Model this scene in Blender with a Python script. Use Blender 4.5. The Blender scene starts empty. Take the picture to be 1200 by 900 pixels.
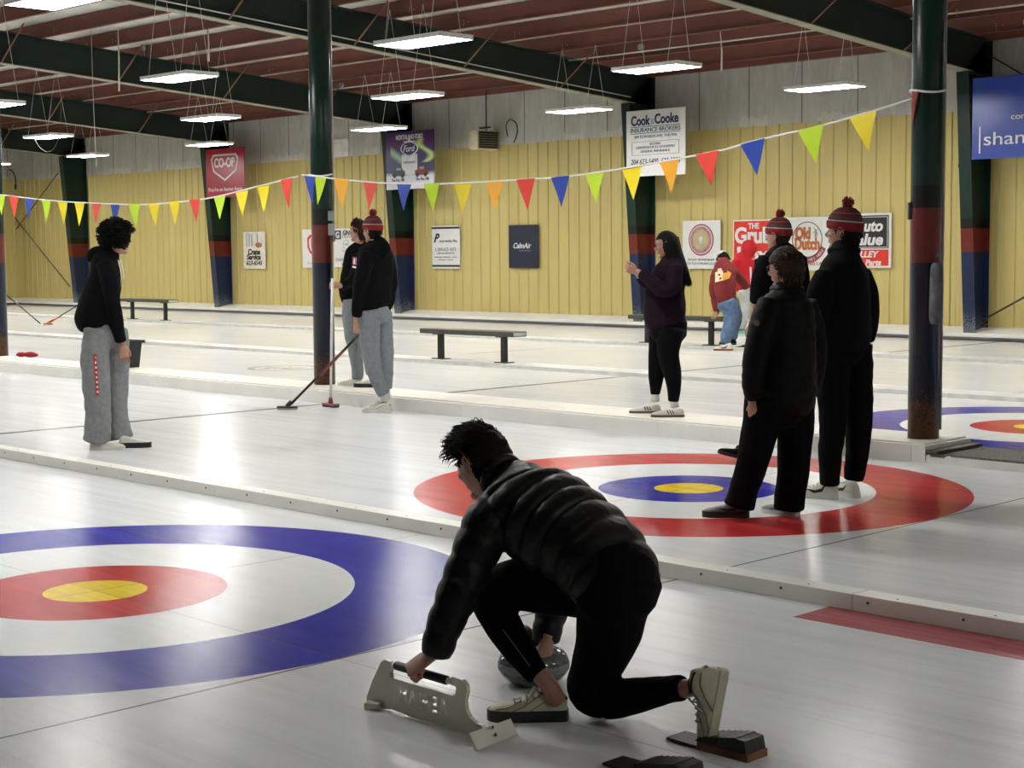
LAMP_STR = 58.0
EXPOSURE = 0.0
import bpy, bmesh, math, random
from math import sin, cos, pi, radians as R
from mathutils import Vector as V, Matrix, Euler, noise
from mathutils.bvhtree import BVHTree
random.seed(7)
scene = bpy.context.scene
COL = scene.collection

# ------------------------------------------------------------------ camera model (metres; x along the sheets, y across them)
F_PX, PITCH, ROLL, YAW = 1877.118, 0.0830196, -0.0079543, 0.7901652
CAM = V((6.69034, -3.84662, 1.58520))
AR = V((cos(YAW), sin(YAW), 0)); AF = V((-sin(YAW), cos(YAW), 0)); UP = V((0, 0, 1))
FWD = AF*cos(PITCH) - UP*sin(PITCH); CUP = AF*sin(PITCH) + UP*cos(PITCH)
def ray(px, py):
    x, y = (px-600)/F_PX, (450-py)/F_PX
    c, s = cos(ROLL), sin(ROLL); x, y = c*x-s*y, s*x+c*y
    return AR*x + CUP*y + FWD
def pix(px, py, d):                      # point at horizontal distance d in front of the camera
    r = ray(px, py); return CAM + r*(d/r.dot(AF))
def gpt(px, py, z=0.0):
    r = ray(px, py); return CAM + r*((z-CAM.z)/r.z)
def wpt(px, py, y):
    r = ray(px, py); return CAM + r*((y-CAM.y)/r.y)
def fdist(p): return (V(p)-CAM).dot(AF)

cam = bpy.data.cameras.new('camera'); cam_o = bpy.data.objects.new('camera', cam); COL.objects.link(cam_o)
cam.sensor_fit = 'HORIZONTAL'; cam.sensor_width = 36; cam.lens = 36*F_PX/1200; cam.clip_end = 300; cam.clip_start = .05
c_, s_ = cos(ROLL), sin(ROLL)
X_ = AR*c_ + CUP*s_; Y_ = -AR*s_ + CUP*c_; Z_ = -FWD
M_ = Matrix((X_, Y_, Z_)).transposed().to_4x4(); M_.translation = CAM
cam_o.matrix_world = M_; scene.camera = cam_o

# ------------------------------------------------------------------ materials
MATS = {}
def mat(name, col, rough=.6, metal=0, var=.12, vscale=8, bump=0, bscale=60, spec=.5, emit=None, estr=0, sheen=0):
    if name in MATS: return MATS[name]
    m = bpy.data.materials.new(name); m.use_nodes = True; nt = m.node_tree; b = nt.nodes['Principled BSDF']
    L = nt.links.new
    b.inputs['Roughness'].default_value = rough; b.inputs['Metallic'].default_value = metal
    b.inputs['Specular IOR Level'].default_value = spec
    if sheen: b.inputs['Sheen Weight'].default_value = sheen
    tc = nt.nodes.new('ShaderNodeTexCoord')
    if var:
        n = nt.nodes.new('ShaderNodeTexNoise'); n.inputs['Scale'].default_value = vscale; n.inputs['Detail'].default_value = 4
        L(tc.outputs['Object'], n.inputs['Vector'])
        r = nt.nodes.new('ShaderNodeValToRGB')
        r.color_ramp.elements[0].position = .3; r.color_ramp.elements[1].position = .7
        r.color_ramp.elements[0].color = [c*(1-var) for c in col]+[1]; r.color_ramp.elements[1].color = [min(1, c*(1+var)) for c in col]+[1]
        L(n.outputs['Fac'], r.inputs['Fac']); L(r.outputs['Color'], b.inputs['Base Color'])
    else: b.inputs['Base Color'].default_value = (*col, 1)
    if bump:
        n2 = nt.nodes.new('ShaderNodeTexNoise'); n2.inputs['Scale'].default_value = bscale; n2.inputs['Detail'].default_value = 3
        L(tc.outputs['Object'], n2.inputs['Vector'])
        bp = nt.nodes.new('ShaderNodeBump'); bp.inputs['Strength'].default_value = bump; bp.inputs['Distance'].default_value = .01
        L(n2.outputs['Fac'], bp.inputs['Height']); L(bp.outputs['Normal'], b.inputs['Normal'])
    if emit:
        b.inputs['Emission Color'].default_value = (*emit, 1); b.inputs['Emission Strength'].default_value = estr
    MATS[name] = m; return m
class NG:                                # small helper to write maths on positions as nodes
    def __init__(s, nt): s.nt = nt
    def n(s, t): return s.nt.nodes.new(t)
    def m(s, op, a, b=None, c=None):
        x = s.n('ShaderNodeMath'); x.operation = op
        for i, v in enumerate((a, b, c)):
            if v is None: continue
            if isinstance(v, (int, float)): x.inputs[i].default_value = v
            else: s.nt.links.new(v, x.inputs[i])
        return x.outputs[0]
    def mix(s, f, a, b):
        x = s.n('ShaderNodeMix'); x.data_type = 'RGBA'
        for sock, v in ((x.inputs[0], f), (x.inputs[6], a), (x.inputs[7], b)):
            if isinstance(v, (int, float)): sock.default_value = v
            elif isinstance(v, tuple): sock.default_value = (*v, 1)
            else: s.nt.links.new(v, sock)
        return x.outputs[2]
    def band(s, a, lo, hi): return s.m('MULTIPLY', s.m('GREATER_THAN', a, lo), s.m('LESS_THAN', a, hi))
    def noise(s, vec, scale, detail=3, rough=.5):
        x = s.n('ShaderNodeTexNoise'); x.inputs['Scale'].default_value = scale; x.inputs['Detail'].default_value = detail
        x.inputs['Roughness'].default_value = rough
        s.nt.links.new(vec, x.inputs['Vector']); return x.outputs['Fac']
    def scaled(s, vec, sx, sy, sz):
        x = s.n('ShaderNodeMapping'); x.inputs['Scale'].default_value = (sx, sy, sz); s.nt.links.new(vec, x.inputs['Vector']); return x.outputs['Vector']
    def ramp(s, f, stops, interp='LINEAR'):
        x = s.n('ShaderNodeValToRGB'); r = x.color_ramp; r.interpolation = interp
        while len(r.elements) < len(stops): r.elements.new(.5)
        for e, (p, c) in zip(r.elements, stops): e.position = p; e.color = (*c, 1)
        s.nt.links.new(f, x.inputs['Fac']); return x.outputs['Color']
def newmat(name):
    m = bpy.data.materials.new(name); m.use_nodes = True; MATS[name] = m
    return m, NG(m.node_tree), m.node_tree.nodes['Principled BSDF'], m.node_tree.links.new

# ------------------------------------------------------------------ object helpers
def link(name, me, m=None, parent=None, smooth=False):
    o = bpy.data.objects.new(name, me); COL.objects.link(o)
    if m and not me.materials: me.materials.append(m)
    if smooth: me.polygons.foreach_set('use_smooth', [True]*len(me.polygons))
    if parent:
        o.parent = parent
        o.matrix_parent_inverse = Matrix.Translation(-parent.location) if parent.parent is None else Matrix.Identity(4)
    return o
def tag(o, label=None, cat=None, group=None, kind=None):
    if label: o['label'] = label
    if cat: o['category'] = cat
    if group: o['group'] = group
    if kind: o['kind'] = kind
    return o
def thing(name, loc, label, cat, group=None):
    o = bpy.data.objects.new(name, None); COL.objects.link(o); o.location = loc; o.empty_display_size = .1
    o.matrix_world = Matrix.Translation(V(loc))
    return tag(o, label, cat, group)
def bm_obj(name, bm, m=None, parent=None, smooth=False, recalc=True):
    if recalc: bmesh.ops.recalc_face_normals(bm, faces=bm.faces)
    me = bpy.data.meshes.new(name); bm.to_mesh(me); bm.free()
    return link(name, me, m, parent, smooth)
def box(bm, c, s, rot=None, bevel=0, mi=0):
    mtx = Matrix.Translation(V(c)) @ ((rot.to_4x4() if rot is not None else Matrix.Identity(4))) @ Matrix.Diagonal((*s, 1))
    r = bmesh.ops.create_cube(bm, size=1, matrix=mtx)
    fs = {f for v in r['verts'] for f in v.link_faces}
    for f in fs: f.material_index = mi
    if bevel:
        es = list({e for v in r['verts'] for e in v.link_edges})
        rr = bmesh.ops.bevel(bm, geom=es, offset=bevel, segments=2, affect='EDGES', profile=.6)
        for f in rr['faces']: f.material_index = mi
def prism(bm, pts, off):                 # polygon (3D points) extruded by vector off
    a = [bm.verts.new(V(p)) for p in pts]; b = [bm.verts.new(V(p)+V(off)) for p in pts]
    n = len(a); bm.faces.new(a[::-1]); bm.faces.new(b)
    for i in range(n): bm.faces.new((a[i], a[(i+1) % n], b[(i+1) % n], b[i]))
def frame(T, hint):
    T = T.normalized(); S = T.cross(hint)
    if S.length < 1e-4: S = T.cross(V((1, 0, .3)))
    S.normalize(); return T, S, T.cross(S).normalized()
def tube(bm, pts, r, n=8, hint=V((0.13, .2, 1)), cap=True, mi=0):
    pts = [V(p) for p in pts]
    rs = r if isinstance(r, (list, tuple)) else [r]*len(pts)
    rings = []
    for i, p in enumerate(pts):
        T = pts[min(i+1, len(pts)-1)]-pts[max(i-1, 0)]
        T, S, B = frame(T, hint)
        rings.append([bm.verts.new(p+(S*cos(2*pi*k/n)+B*sin(2*pi*k/n))*rs[i]) for k in range(n)])
    for a, b in zip(rings, rings[1:]):
        for k in range(n):
            f = bm.faces.new((a[k], a[(k+1) % n], b[(k+1) % n], b[k])); f.smooth = True; f.material_index = mi
    if cap: bm.faces.new(rings[0][::-1]).material_index = mi; bm.faces.new(rings[-1]).material_index = mi
def catmull(ps, k):                      # ps: list of equal-length number lists; returns resampled
    out = []
    for i in range(len(ps)-1):
        p0 = ps[max(i-1, 0)]; p1 = ps[i]; p2 = ps[i+1]; p3 = ps[min(i+2, len(ps)-1)]
        for j in range(k):
            t = j/k
            out.append([.5*((2*b)+(-a+c)*t+(2*a-5*b+4*c-d)*t*t+(-a+3*b-3*c+d)*t**3) for a, b, c, d in zip(p0, p1, p2, p3)])
    out.append(list(ps[-1])); return out
def loft(bm, secs, hint, n=20, k=5, puff=None, capf=.6, power=2.0):
    """secs: (x,y,z, r_side, r_depth) sections; closed rounded tube. hint = facing direction (depth axis)"""
    ss = catmull([list(s) for s in secs], k)
    pts = [V(s[:3]) for s in ss]
    # rounded ends
    def ext(p, q, s, sign):
        d = (p-q).normalized(); out = []
        for a in (.45, .8, .97):
            out.append((p+d*capf*min(s[3], s[4])*sin(a*pi/2), cos(a*pi/2)))
        return out
    seq = [(p, s[3], s[4]) for p, s in zip(pts, ss)]
    e1 = ext(pts[0], pts[1], ss[0], 1); e2 = ext(pts[-1], pts[-2], ss[-1], 1)
    seq = [(p, ss[0][3]*f, ss[0][4]*f) for p, f in e1[::-1]] + seq + [(p, ss[-1][3]*f, ss[-1][4]*f) for p, f in e2]
    rings = []; arc = 0
    for i, (p, ra, rb) in enumerate(seq):
        if i: arc += (p-seq[i-1][0]).length
        a = max(i-1, 0); b = min(i+1, len(seq)-1)
        T = seq[b][0]-seq[a][0]
        T, S, B = frame(T, hint)
        g = 1
        if puff: g = 1+puff[0]*(abs(sin(pi*(arc+puff[2])/puff[1]))**.45-.68)
        ring = []
        for q in range(n):
            c, s = cos(2*pi*q/n), sin(2*pi*q/n)
            c = math.copysign(abs(c)**(2/power), c); s = math.copysign(abs(s)**(2/power), s)
            ring.append(bm.verts.new(p+S*c*ra*g+B*s*rb*g))
        rings.append(ring)
    for a, b in zip(rings, rings[1:]):
        for q in range(n): bm.faces.new((a[q], a[(q+1) % n], b[(q+1) % n], b[q]))
    bm.faces.new(rings[0][::-1]); bm.faces.new(rings[-1])
def ellipsoid(bm, c, r, rot=None, seg=16, mi=0):
    mtx = Matrix.Translation(V(c)) @ ((rot.to_4x4() if rot is not None else Matrix.Identity(4))) @ Matrix.Diagonal((*r, 1))
    rr = bmesh.ops.create_uvsphere(bm, u_segments=seg, v_segments=max(6, seg*2//3), radius=1, matrix=mtx)
    for f in {f for v in rr['verts'] for f in v.link_faces}: f.smooth = True; f.material_index = mi
def solidify(bm, voxel, smooth=4, factor=.5, noise_amp=0, noise_scale=6):
    """union everything in bm by voxel remesh and relax it; returns mesh"""
    bmesh.ops.recalc_face_normals(bm, faces=bm.faces)
    me = bpy.data.meshes.new('tmp'); bm.to_mesh(me); bm.free()
    o = bpy.data.objects.new('tmp', me); COL.objects.link(o)
    m = o.modifiers.new('r', 'REMESH'); m.mode = 'VOXEL'; m.voxel_size = voxel; m.adaptivity = 0
    if smooth:
        s = o.modifiers.new('s', 'SMOOTH'); s.iterations = smooth; s.factor = factor
    dg = bpy.context.evaluated_depsgraph_get(); dg.update()
    out = bpy.data.meshes.new_from_object(o.evaluated_get(dg))
    bpy.data.objects.remove(o); bpy.data.meshes.remove(me)
    if noise_amp:
        out.update(); ns = [v.normal.copy() for v in out.vertices]
        for v, nn in zip(out.vertices, ns):
            v.co += nn*noise_amp*(noise.noise(v.co*noise_scale)+.5*noise.noise(v.co*noise_scale*2.3+V((3, 1, 7))))
    out.polygons.foreach_set('use_smooth', [True]*len(out.polygons))
    out.materials.clear()
    return out
def join_meshes(name, lst):              # lst of (mesh, matrix)
    bm = bmesh.new()
    for me, mx in lst:
        k = len(bm.verts); bm.from_mesh(me); bm.verts.ensure_lookup_table()
        vs = bm.verts[k:]
        if mx is not None: bmesh.ops.transform(bm, matrix=mx, verts=vs)
        if mx is not None and mx.determinant() < 0:
            bmesh.ops.reverse_faces(bm, faces=list({f for v in vs for f in v.link_faces}))
    me = bpy.data.meshes.new(name); bm.to_mesh(me); bm.free(); me.materials.clear()
    me.polygons.foreach_set('use_smooth', [True]*len(me.polygons)); return me
def text_mesh(txt, size, bold=0.0, shear=0, extrude=.002, align='CENTER', sx=1, spacing=1):
    cu = bpy.data.curves.new('t', 'FONT'); cu.body = txt; cu.size = size; cu.extrude = extrude; cu.offset = bold; cu.shear = shear
    cu.align_x = align; cu.align_y = 'CENTER'; cu.space_character = spacing; cu.resolution_u = 4
    o = bpy.data.objects.new('t', cu); COL.objects.link(o)
    dg = bpy.context.evaluated_depsgraph_get(); dg.update()
    me = bpy.data.meshes.new_from_object(o.evaluated_get(dg)); bpy.data.objects.remove(o); bpy.data.curves.remove(cu)
    me.materials.clear()
    if sx != 1:
        for v in me.vertices: v.co.x *= sx
    return me
WALLROT = Matrix.Rotation(pi/2, 4, 'X')    # text x->+x, y->+z, facing -y
def wtext(parent, txt, x, y, z, h, m, w=None, bold=0, shear=0, rotz=0, name='lettering'):
    """text of cap height ~h (and width w) on a board facing -y"""
    if not txt.strip(): return None
    me = text_mesh(txt, h/.72, bold*h, shear, .003)
    xs = [v.co.x for v in me.vertices]
    ys = [v.co.y for v in me.vertices]; cx = (min(xs)+max(xs))/2; cy = (min(ys)+max(ys))/2
    k = (w/(max(xs)-min(xs))) if w else 1
    for v in me.vertices: v.co.x = (v.co.x-cx)*k; v.co.y -= cy
    me.transform(Matrix.Translation((x, y, z)) @ Matrix.Rotation(rotz, 4, 'Y') @ WALLROT)
    return link(name, me, m, parent)
# ================================================================== the setting
U0, PITCH_U = .24, 7.46                   # columns every 7.46 m
COLS = [U0-PITCH_U*k for k in range(0, 6)]
WALL_Y, EAVE, TAN_TOP, XW = 21.40, 5.05, 3.97, -41.1
RS = .073                                 # roof slope
def roof_z(y): return 5.09+(21.1-y)*RS     # underside of the purlins
XE, YN = 15.0, -13.0

# ---- ice
def make_ice():
    m, g, b, L = newmat('ice')
    geo = g.n('ShaderNodeNewGeometry'); pos = geo.outputs['Position']
    sp = g.n('ShaderNodeSeparateXYZ'); L(pos, sp.inputs[0]); x, y = sp.outputs[0], sp.outputs[1]
    st = g.noise(g.scaled(pos, .25, 5, 1), 1.6, 6, .62); st2 = g.noise(g.scaled(pos, .6, 14, 1), 2.1, 5, .6); bl = g.noise(g.scaled(pos, .35, .8, 1), .9, 3)
    s = g.m('ADD', g.m('MULTIPLY', st, .5), g.m('ADD', g.m('MULTIPLY', st2, .25), g.m('MULTIPLY', bl, .25)))
    col = g.ramp(s, [(.30, (.58, .59, .60)), (.5, (.71, .725, .73)), (.70, (.79, .805, .805))])
    grain = g.noise(pos, 130, 2)
    RED, BLUE, YEL = (.52, .03, .032), (.022, .024, .36), (.85, .60, .01)
    WH = (.82, .835, .83)
    base_col = col
    for v0, rings in ((0, [(1.829, BLUE), (1.219, WH), (.613, RED), (.24, YEL)]), (4.428, [(1.829, RED), (1.219, WH), (.60, BLUE), (.23, YEL)]),
                      (9.355, [(1.829, BLUE), (1.219, WH), (.613, RED), (.24, YEL)]), (13.9, [(1.829, RED), (1.219, WH), (.6, BLUE), (.24, YEL)])):
        dy = g.m('SUBTRACT', y, v0)
        d = g.m('SQRT', g.m('ADD', g.m('MULTIPLY', x, x), g.m('MULTIPLY', dy, dy)))
        for r, c in rings:
            if c is WH: cc = g.mix(.5, base_col, c)
            else:
                dk = tuple(q*.72 for q in c); lt = tuple(min(1, q*1.15+.012) for q in c)
                cc = g.mix(g.m('SMOOTH_MIN', st2, 1, .1), dk, lt)
                cc = g.ramp(s, [(.35, dk), (.62, lt)])
            col = g.mix(g.m('LESS_THAN', d, r), col, cc)
        # centre line
        ln = g.m('LESS_THAN', g.m('ABSOLUTE', dy), .006)
        col = g.mix(g.m('MULTIPLY', ln, .28), col, (.12, .1, .1))
    for u0, hw, a in ((0, .006, .4), (1.835, .007, .85), (-6.57, .05, .8)):
        ln = g.m('LESS_THAN', g.m('ABSOLUTE', g.m('SUBTRACT', x, u0)), hw)
        col = g.mix(g.m('MULTIPLY', ln, a), col, (.05, .045, .05))
    # painted red bar beside the first curb, faded lines of the fourth sheet, sponsor ring of the third
    col = g.mix(g.m('MULTIPLY', g.m('MULTIPLY', g.band(x, 2.7, 8), g.band(y, 1.80, 2.15)), .9), col, g.ramp(st2, [(.3, (.30, .03, .04)), (.7, (.44, .07, .08))]))
    col = g.mix(g.m('MULTIPLY', g.m('MULTIPLY', g.band(x, -11.42, -11.3), g.band(y, 13.1, 14.8)), .5), col, (.35, .1, .06))
    dx = g.m('SUBTRACT', x, -11.15); dy = g.m('SUBTRACT', y, 9.42); d = g.m('SQRT', g.m('ADD', g.m('MULTIPLY', dx, dx), g.m('MULTIPLY', dy, dy)))
    rg = g.m('MAXIMUM', g.band(d, .42, .52), g.m('MULTIPLY', g.m('LESS_THAN', d, .3), g.m('GREATER_THAN', g.noise(pos, 7), .5)))
    col = g.mix(g.m('MULTIPLY', rg, .5), col, (.2, .17, .12))
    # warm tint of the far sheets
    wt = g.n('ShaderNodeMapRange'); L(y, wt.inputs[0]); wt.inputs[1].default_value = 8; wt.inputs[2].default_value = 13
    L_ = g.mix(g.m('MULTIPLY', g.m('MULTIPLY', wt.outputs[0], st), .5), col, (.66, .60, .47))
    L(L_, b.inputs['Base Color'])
    rr = g.n('ShaderNodeMapRange'); L(s, rr.inputs[0]); rr.inputs[1].default_value = .35; rr.inputs[2].default_value = .65; rr.inputs[3].default_value = .15; rr.inputs[4].default_value = .20
    L(rr.outputs[0], b.inputs['Roughness']); b.inputs['IOR'].default_value = 1.13; b.inputs['Specular IOR Level'].default_value = .5
    bp = g.n('ShaderNodeBump'); bp.inputs['Strength'].default_value = .35; bp.inputs['Distance'].default_value = .0017
    hh = g.m('ADD', g.m('MULTIPLY', grain, .9), g.m('MULTIPLY', g.noise(g.scaled(pos, .6, 1.6, 1), 9, 3), .25)); L(hh, bp.inputs['Height']); L(bp.outputs['Normal'], b.inputs['Normal'])
    return m
bm = bmesh.new()
for f in [((XW-1, YN), (XE, WALL_Y+.2))]:
    (x0, y0), (x1, y1) = f
    bm.faces.new([bm.verts.new(p) for p in ((x0, y0, 0), (x1, y0, 0), (x1, y1, 0), (x0, y1, 0))])
tag(bm_obj('floor', bm, make_ice(), recalc=False), kind='structure')

# ---- corrugated tan wall
def tan_mat():
    m, g, b, L = newmat('tan_metal_cladding')
    tc = g.n('ShaderNodeTexCoord'); o = tc.outputs['Object']
    n1 = g.noise(g.scaled(o, 1.2, 1.2, .35), 1.2, 4); n2 = g.noise(g.scaled(o, 9, 9, .5), 1.5, 4)
    c = g.ramp(g.m('ADD', g.m('MULTIPLY', n1, .6), g.m('MULTIPLY', n2, .4)), [(.3, (.50, .41, .15)), (.7, (.56, .465, .18))])
    L(c, b.inputs['Base Color']); b.inputs['Roughness'].default_value = .42; b.inputs['Specular IOR Level'].default_value = .4
    return m
TAN = tan_mat()
def ribbed(name, x0, x1, z0, z1, place):
    prof = []; x = x0; w = .305
    while x < x1:
        prof += [(x, 0), (x+.085, 0), (x+.092, .004), (x+.100, 0), (x+.17, 0), (x+.177, .004), (x+.185, 0), (x+.243, 0), (x+.258, .026), (x+.290, .026)]
        x += w
    prof.append((x, 0)); bm = bmesh.new()
    lo = [bm.verts.new(place(a, d, z0)) for a, d in prof]; hi = [bm.verts.new(place(a, d, z1)) for a, d in prof]
    for i in range(len(lo)-1): bm.faces.new((lo[i], lo[i+1], hi[i+1], hi[i]))
    # screw heads along the girt line
    for i in range(0, len(prof)-1, 10):
        a = prof[i+7][0]-.02
        for zz in (1.22, 2.9):
            p = place(a, .004, zz); bmesh.ops.create_cube(bm, size=.014, matrix=Matrix.Translation(V(p)))
    return tag(bm_obj(name, bm, TAN, recalc=False), kind='structure')
ribbed('wall_back', XW, XE, .2, TAN_TOP, lambda a, d, z: (a, WALL_Y-d, z))
ribbed('wall_left', YN, WALL_Y, .2, TAN_TOP+.05, lambda a, d, z: (XW+d, a, z))
def insul_mat():
    m, g, b, L = newmat('grey_insulation')
    tc = g.n('ShaderNodeTexCoord'); o = tc.outputs['Object']; sp = g.n('ShaderNodeSeparateXYZ'); L(o, sp.inputs[0])
    xs = g.m('ADD', sp.outputs[0], sp.outputs[1])
    seam = g.m('LESS_THAN', g.m('ABSOLUTE', g.m('SUBTRACT', g.m('FRACT', g.m('DIVIDE', xs, 1.22)), .5)), .012)
    n1 = g.noise(g.scaled(o, 3, 3, .5), 1.5, 6, .65); n2 = g.noise(g.scaled(o, 14, 14, 2.5), 1.3, 5, .7)
    c = g.ramp(g.m('ADD', g.m('MULTIPLY', n1, .6), g.m('MULTIPLY', n2, .4)), [(.3, (.36, .355, .32)), (.55, (.50, .495, .45)), (.72, (.60, .595, .55))])
    c = g.mix(g.m('MULTIPLY', seam, .7), c, (.06, .055, .05))
    # frayed bright lower edge
    e = g.m('SUBTRACT', g.m('ADD', TAN_TOP+.06, g.m('MULTIPLY', g.noise(g.scaled(o, 6, 6, .6), 1, 3), .5)), sp.outputs[2])
    patch = g.m('GREATER_THAN', g.noise(g.scaled(o, .35, .35, 0), 1.2, 2), .5)
    fr = g.m('MULTIPLY', g.m('MULTIPLY', g.m('GREATER_THAN', e, .2), patch), g.m('GREATER_THAN', n2, .42))
    c = g.mix(g.m('MULTIPLY', fr, .55), c, (.62, .60, .52))
    L(c, b.inputs['Base Color']); b.inputs['Roughness'].default_value = .55
    bp = g.n('ShaderNodeBump'); bp.inputs['Distance'].default_value = .05; bp.inputs['Strength'].default_value = .5; L(n1, bp.inputs['Height']); L(bp.outputs['Normal'], b.inputs['Normal'])
    return m
INS = insul_mat()
def insul(name, a0, a1, place):
    bm = bmesh.new(); N = int((a1-a0)/.16); rows = []
    for j in range(5):
        z = TAN_TOP-.04+j*(1.55/4); row = []
        for i in range(N+1):
            a = a0+(a1-a0)*i/N
            d = .05+.03*noise.noise(V((a*1.3, j*.9, 4)))+(.02 if j == 0 else 0)-.03*(abs((a/1.22) % 1-.5) < .07)
            row.append(bm.verts.new(place(a, d, z+(.03*noise.noise(V((a*3, 0, 1))) if j == 0 else 0))))
        rows.append(row)
    for r0, r1 in zip(rows, rows[1:]):
        for i in range(N): bm.faces.new((r0[i], r0[i+1], r1[i+1], r1[i])).smooth = True
    return tag(bm_obj(name, bm, INS, recalc=False), kind='structure')
insul('trim_1', XW, XE, lambda a, d, z: (a, WALL_Y-d*.6, z))
insul('trim_2', YN, WALL_Y, lambda a, d, z: (XW+d*.6, a, z+.05))
# the unseen sides of the hall
DARKW = mat('dark_wall_paint', (.10, .09, .07), .7)
for nm, pts in (('wall_front', ((XW, YN, 0), (XE, YN, 0), (XE, YN, 8.2), (XW, YN, 8.2))), ('wall_right', ((XE, YN, 0), (XE, WALL_Y, 0), (XE, WALL_Y, 8.2), (XE, YN, 8.2)))):
    bm = bmesh.new(); bm.faces.new([bm.verts.new(p) for p in pts]); tag(bm_obj(nm, bm, DARKW, recalc=False), kind='structure')

# ---- white ledge at the foot of the back wall
WHITE = mat('white_painted_board', (.74, .73, .68), .45, var=.06, vscale=3, bump=.15, bscale=20)
DKGREY = mat('dark_gap', (.05, .05, .05), .8)
bm = bmesh.new()
prism(bm, [(XW, 20.90, .06), (XW, 20.90, .12), (XW, WALL_Y+.1, .225), (XW, WALL_Y+.1, .0)], (XE-XW, 0, 0))
o = tag(bm_obj('baseboard_back', bm, WHITE), kind='structure')
bm = bmesh.new(); box(bm, ((XW+XE)/2, 20.94, .045), (XE-XW, .05, .05)); bm_obj('toe_gap', bm, mat('grey_gap', (.16, .16, .16), .8), o)
bm = bmesh.new()
prism(bm, [(XW+.45, YN, .06), (XW+.45, YN, .12), (XW-.1, YN, .225), (XW-.1, YN, 0)], (0, WALL_Y-YN, 0))
tag(bm_obj('baseboard_left', bm, WHITE), kind='structure')

# ---- roof: sheeting (ceiling), purlins, rafters
bm = bmesh.new()
ys = [YN, 3.0, WALL_Y+.3]
SH = mat('white_roof_insulation', (.62, .61, .56), .6, var=.15, vscale=2, bump=.3, bscale=5)
v = []
for yy in (YN, WALL_Y+.3):
    v.append([bm.verts.new((x, yy, roof_z(yy)+.305)) for x in (XW-.2, XE+.2)])
bm.faces.new((v[0][0], v[0][1], v[1][1], v[1][0]))
tag(bm_obj('ceiling', bm, SH, recalc=False), kind='structure')
PUR = mat('red_oxide_purlin', (.150, .048, .033), .6, var=.15, vscale=1.5)
SPK = mat('screw_tip', (.55, .53, .48), .5, var=0)
def zpurlin(y, first):
    z0 = roof_z(y); t = .012
    prof = [(y-.06, z0+.02), (y-.06, z0), (y+t, z0), (y+t, z0+.285), (y+.075, z0+.285), (y+.075, z0+.285+t), (y, z0+.285+t), (y, z0+t), (y-.06+t, z0+t), (y-.06+t, z0+.02)]
    bm = bmesh.new()
    prism(bm, [(XW, a, b) for a, b in prof], (XE-XW, 0, 0))
    return bm
PY = [19.49+1.262*k-1.262*0 for k in (1,)] + [19.49-1.262*k for k in range(0, 24)]
k = 0
for y in PY:
    o = bm_obj('roof_purlin', zpurlin(y, k == 0), PUR)
    tag(o, 'red-brown steel roof purlin running the length of the rink above the rafters', 'roof beam', 'parallel red-brown purlins under the roof')
    o['kind'] = 'structure'
    bm = bmesh.new(); z0 = roof_z(y)
    for u in COLS:
        for q, (dx, dz) in enumerate(((-.5, .06), (-.5, .1), (-.5, .14), (-.38, .08), (-.62, .12), (.5, .06), (.5, .1), (.5, .14), (.62, .1))):
            box(bm, (u+dx, y-.002, z0+dz), (.014, .006, .014))
    bm_obj('bolt', bm, SPK, o); k += 1
# eave strut
bm = bmesh.new(); box(bm, ((XW+XE)/2, 21.24, roof_z(21.24)+.08), (XE-XW, .12, .2))
o = tag(bm_obj('eave_strut', bm, PUR), 'red-brown eave beam along the top of the back wall', 'roof beam'); o['kind'] = 'structure'

def banded(name, bands, rough=.35, worn=.5, noisecol=(.25, .1, .06)):
    """bands: [(z_low, colour)...] painted bands by height"""
    m, g, b, L = newmat(name)
    geo = g.n('ShaderNodeNewGeometry'); sp = g.n('ShaderNodeSeparateXYZ'); L(geo.outputs['Position'], sp.inputs[0])
    n = g.noise(geo.outputs['Position'], 9, 6, .7); n0 = g.noise(geo.outputs['Position'], 40, 4, .7)
    z = sp.outputs[2]; c = None
    for zl, cc in bands:
        v = g.ramp(n, [(.3, tuple(q*.8 for q in cc)), (.7, tuple(q*1.15 for q in cc))])
        c = v if c is None else g.mix(g.m('GREATER_THAN', z, zl), c, v)
    mr = g.n('ShaderNodeMapRange'); L(z, mr.inputs[0]); mr.inputs[1].default_value = .1; mr.inputs[2].default_value = worn; mr.inputs[3].default_value = .62; mr.inputs[4].default_value = .25
    ch = g.m('GREATER_THAN', mr.outputs[0], n0)
    c = g.mix(g.m('MULTIPLY', ch, .8), c, noisecol)
    L(c, b.inputs['Base Color']); b.inputs['Roughness'].default_value = rough; b.inputs['Specular IOR Level'].default_value = .3
    return m
GRN, BLK, RDB, BLU = (.006, .024, .017), (.004, .005, .004), (.13, .018, .012), (.012, .022, .065)
COLM = banded('banded_column_paint', [(0, BLU), (1.50, RDB), (1.90, BLK), (2.07, GRN)], .4, .75, (.16, .17, .19))
POLM = banded('banded_pole_paint', [(0, (.05, .022, .014)), (.42, (.007, .012, .030)), (1.47, RDB), (1.88, BLK), (2.05, GRN)], .3, .75, (.12, .055, .03))
GREEN = mat('dark_green_steel', (.0045, .017, .012), .42, var=.25, vscale=2)
CREAM = mat('pale_flange', (.24, .24, .18), .6, var=.2, vscale=3)  # cream with random tone, paler than the green web
BRACE = mat('rust_brown_brace', (.17, .075, .05), .6)
NAMES = ['first', 'second', 'third', 'fourth', 'fifth', 'farthest']
coldesc = {1: 'painted wall column behind the blue sign at the right edge', 2: 'painted wall column behind the white insurance sign',
           3: 'painted wall column behind the dark purple car sign', 4: 'painted wall column behind the tall red sign', 5: 'painted wall column farthest left, beside the crossed rods'}
def lowf(y): return 4.50+(20.85-y)*RS       # rafter lower flange underside
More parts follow.
